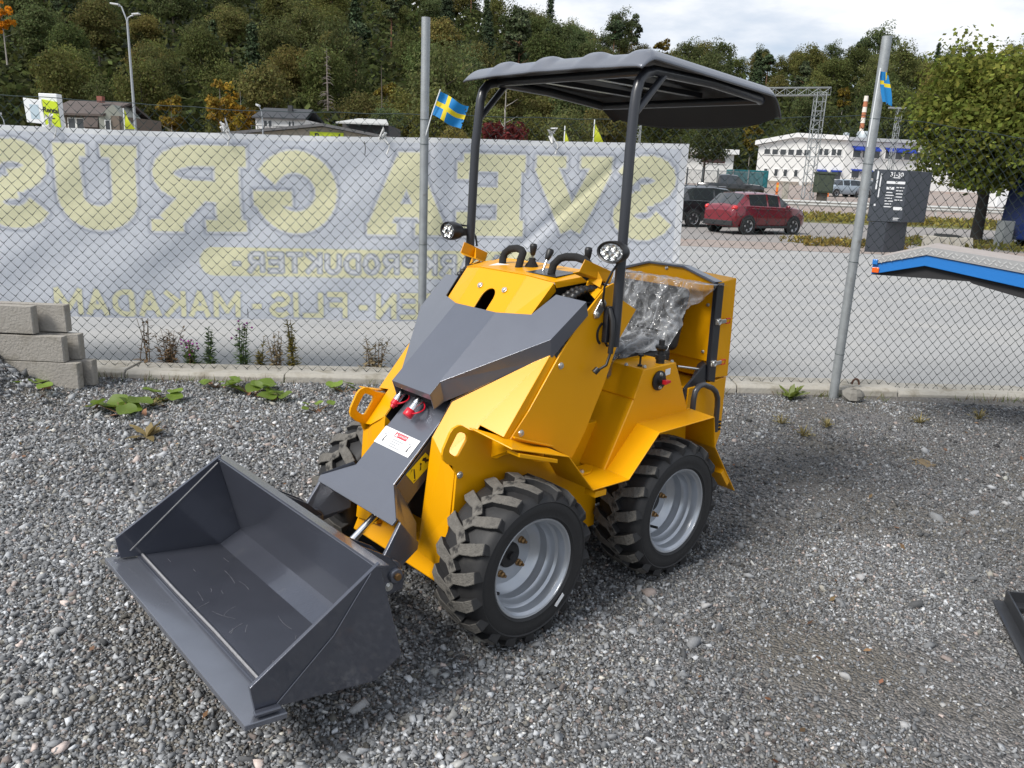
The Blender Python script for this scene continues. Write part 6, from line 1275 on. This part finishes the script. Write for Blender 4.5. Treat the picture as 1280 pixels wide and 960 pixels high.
def weed(name, label, x, h, mats, seed, n=7, spread=.05, flower=None, leafn=40, dens=1.):
    rg_ = np.random.default_rng(seed); y = fence_y(x)+.22; z0 = gz(x, y)+.0; e = tag(empty(name, (x, y, z0)), label, 'plant'); st_ = B(); lv_ = B(); fl_ = B()
    for k in range(n):
        a = rg_.uniform(0, 6.28); hh = h*rg_.uniform(.55, 1.05); dx, dy = cos(a)*spread*rg_.uniform(.3, 2), sin(a)*spread*rg_.uniform(.3, 1); bx_, by_ = rg_.normal(0, spread*.5), rg_.normal(0, spread*.4); st_.tube([(bx_, by_, 0), (bx_+dx*.4, by_+dy*.4, hh*.5), (bx_+dx, by_+dy, hh)], [.004, .003, .0015], 4)
        for q in range(leafn):
            t_ = rg_.uniform(.08, 1.); c_ = Vector((bx_+dx*t_**1.2, by_+dy*t_**1.2, hh*t_)); aa = rg_.uniform(0, 6.28); l = rg_.uniform(.035, .085)*(1.15-t_*.65); u = Vector((cos(aa), sin(aa), rg_.uniform(-.3, .6))).normalized(); w_ = Vector((-sin(aa), cos(aa), 0))*l*.2
            lv_.add([c_, c_+u*l*.5+w_, c_+u*l, c_+u*l*.5-w_], [(0, 1, 2, 3)])
        if flower:
            for q in range(2): c_ = Vector((bx_+dx+rg_.normal(0, .02), by_+dy+rg_.normal(0, .02), hh*rg_.uniform(.85, 1.03))); fl_.ellipsoid(c_, (.009, .009, .008), 7, 5)
    st_.build('stems', mats[0], e, smooth=60); tag(lv_.build('leaves', mats[1], e), kind='stuff')
    if flower: tag(fl_.build('flowers', flower, e, smooth=60), kind='stuff')
PUR = M('purple_flower', (.42, .06, .36), .6); RUS = M('rust_leaf', (.22, .14, .07), .75, rnd=.2, trans=.25); GRN = M('green_weed', (.10, .16, .03), .6, trans=.3, rnd=.2); YGR = M('yellow_weed', (.26, .21, .04), .65, trans=.3, rnd=.2)
weed('willowherb', 'tall thin rusty weed with bare flower stalks left below the banner', -2.82, .62, (DRY, RUS), 51, 5, .07, None, 16); weed('willowherb', 'bushy brown weed below the banner beside the tall rusty one', -2.68, .36, (DRY, RUS), 52, 9, .06, None, 40); weed('willowherb', 'low green weed with purple buds left of the upright green weed', -2.5, .24, (DRY, GRN), 53, 8, .05, PUR, 34)
weed('green_weed', 'green upright weed third from the left at the fence', -2.37, .40, (LDK, GRN), 54, 4, .025, None, 60); weed('thistle', 'green thistle with purple flowers at the fence', -2.11, .47, (LDK, GRN), 55, 5, .04, PUR, 55); weed('yellow_weed', 'thin yellow weed right of the purple thistle', -1.98, .26, (YGR, YGR), 56, 3, .02, None, 50)
weed('dry_weed', 'pale dry feathery weed between yellow weeds at the fence', -1.86, .30, (DRY, M('straw', (.34, .27, .16), .85, trans=.3)), 57, 6, .04, None, 36); weed('golden_weed', 'upright green and gold weed nearest the loader on the left', -1.72, .46, (YGR, YGR), 58, 5, .035, None, 64); weed('dry_weed', 'dry tan weed at the fence just left of the loader hood', -1.1, .28, (DRY, bpy.data.materials['straw']), 59, 8, .06, None, 34)
# grass clumps beside the red car, verge grass
rg = np.random.default_rng(15); k = 1500; x = rg.uniform(8.6, 12.0, k)*1; y = rg.uniform(24.6, 26.6, k); m_ = vnoise(x+9, y+9, 1.6, 71) > .42; x, y = x[m_], y[m_]
C = np.stack([x, y, ground_z(x, y)+rg.random(len(x))*.20], -1); V, c = quads(C, unit(rg.normal(0, 1, C.shape)*np.array([1, 1, .2])), .10, rg, (.19, .16, .05), .35, .3); tag(link('verge_grass', crown_mesh('verge_grass', (V, c), G1)), kind='stuff')
k = 9000; x = rg.uniform(10, 66, k); y = rg.uniform(40, 45.6, k); C = np.stack([x, y, ground_z(x, y)+rg.random(k)*.22], -1); V, c = quads(C, unit(rg.normal(0, 1, C.shape)*np.array([1, 1, .3])), .16, rg, (.16, .15, .045), .35, .35); tag(link('verge_grass', crown_mesh('verge_grass', (V, c), G1)), kind='stuff')
k = 1600; x = rg.uniform(13.2, 22, k); y = rg.uniform(25.8, 30, k); C = np.stack([x, y, ground_z(x, y)+rg.random(k)*.22], -1); V, c = quads(C, unit(rg.normal(0, 1, C.shape)*np.array([1, 1, .3])), .12, rg, (.13, .13, .04), .35, .35); tag(link('verge_grass', crown_mesh('verge_grass', (V, c), G1)), kind='stuff')
# fallen leaf scraps on the gravel
rg = np.random.default_rng(19); x, y = yard_points(150, rg, 1.6, 5.5); C = np.stack([x, y, ground_z(x, y)+.016], -1); V, c = quads(C, unit(rg.normal(0, .35, C.shape)+np.array([0, 0, 1])), .014, rg, (.22, .13, .075), .35, .6); tag(link('leaf_litter', crown_mesh('leaf_litter', (V, c), leaf_mat('litter', (.2, .1, .05)))), kind='stuff')
# stone beside the right post
o = tag(B().ellipsoid((0, 0, 0), (.085, .06, .055), 9, 6).build('rock', M('rock_grey', (.20, .19, .17), .9, var=.2, vs=12, bump=.6, bs=40)), 'fist sized grey rock on the kerb right of the leaning post', 'rock'); o.location = (2.60, 5.84, .05)
for v in o.data.vertices: v.co *= 1+.18*(random.random()-.5)*2

# thin dry and green blades and scraps along the foot of the kerb
rg = np.random.default_rng(23); k = 900; x = rg.uniform(-3.1, 4.3, k); x = x[vnoise(x+30, x*0+7, 2.2, 81) > .38]; k = len(x); y = fence_y(x)-.16-np.abs(rg.normal(0, .05, k)); Cb = np.stack([x, y, ground_z(x, y)-.004], -1)
hgt = rg.uniform(.02, .075, k)[:, None]; ln = rg.normal(0, .5, (k, 3)); ln[:, 2] = 1; ln = unit(ln); wv = unit(np.cross(ln, rg.normal(0, 1, (k, 3))))*.0028
V = np.stack([Cb-wv, Cb+wv, Cb+ln*hgt+wv*.3, Cb+ln*hgt-wv*.3], 1).reshape(-1, 3); pal = np.array([(.20, .16, .07), (.10, .14, .03), (.15, .10, .06), (.14, .17, .05)]); c = np.repeat(pal[rg.integers(0, 4, k)], 4, 0)
tag(link('kerb_grass', crown_mesh('kerb_grass', (V, c), bpy.data.materials['litter'])), kind='stuff')
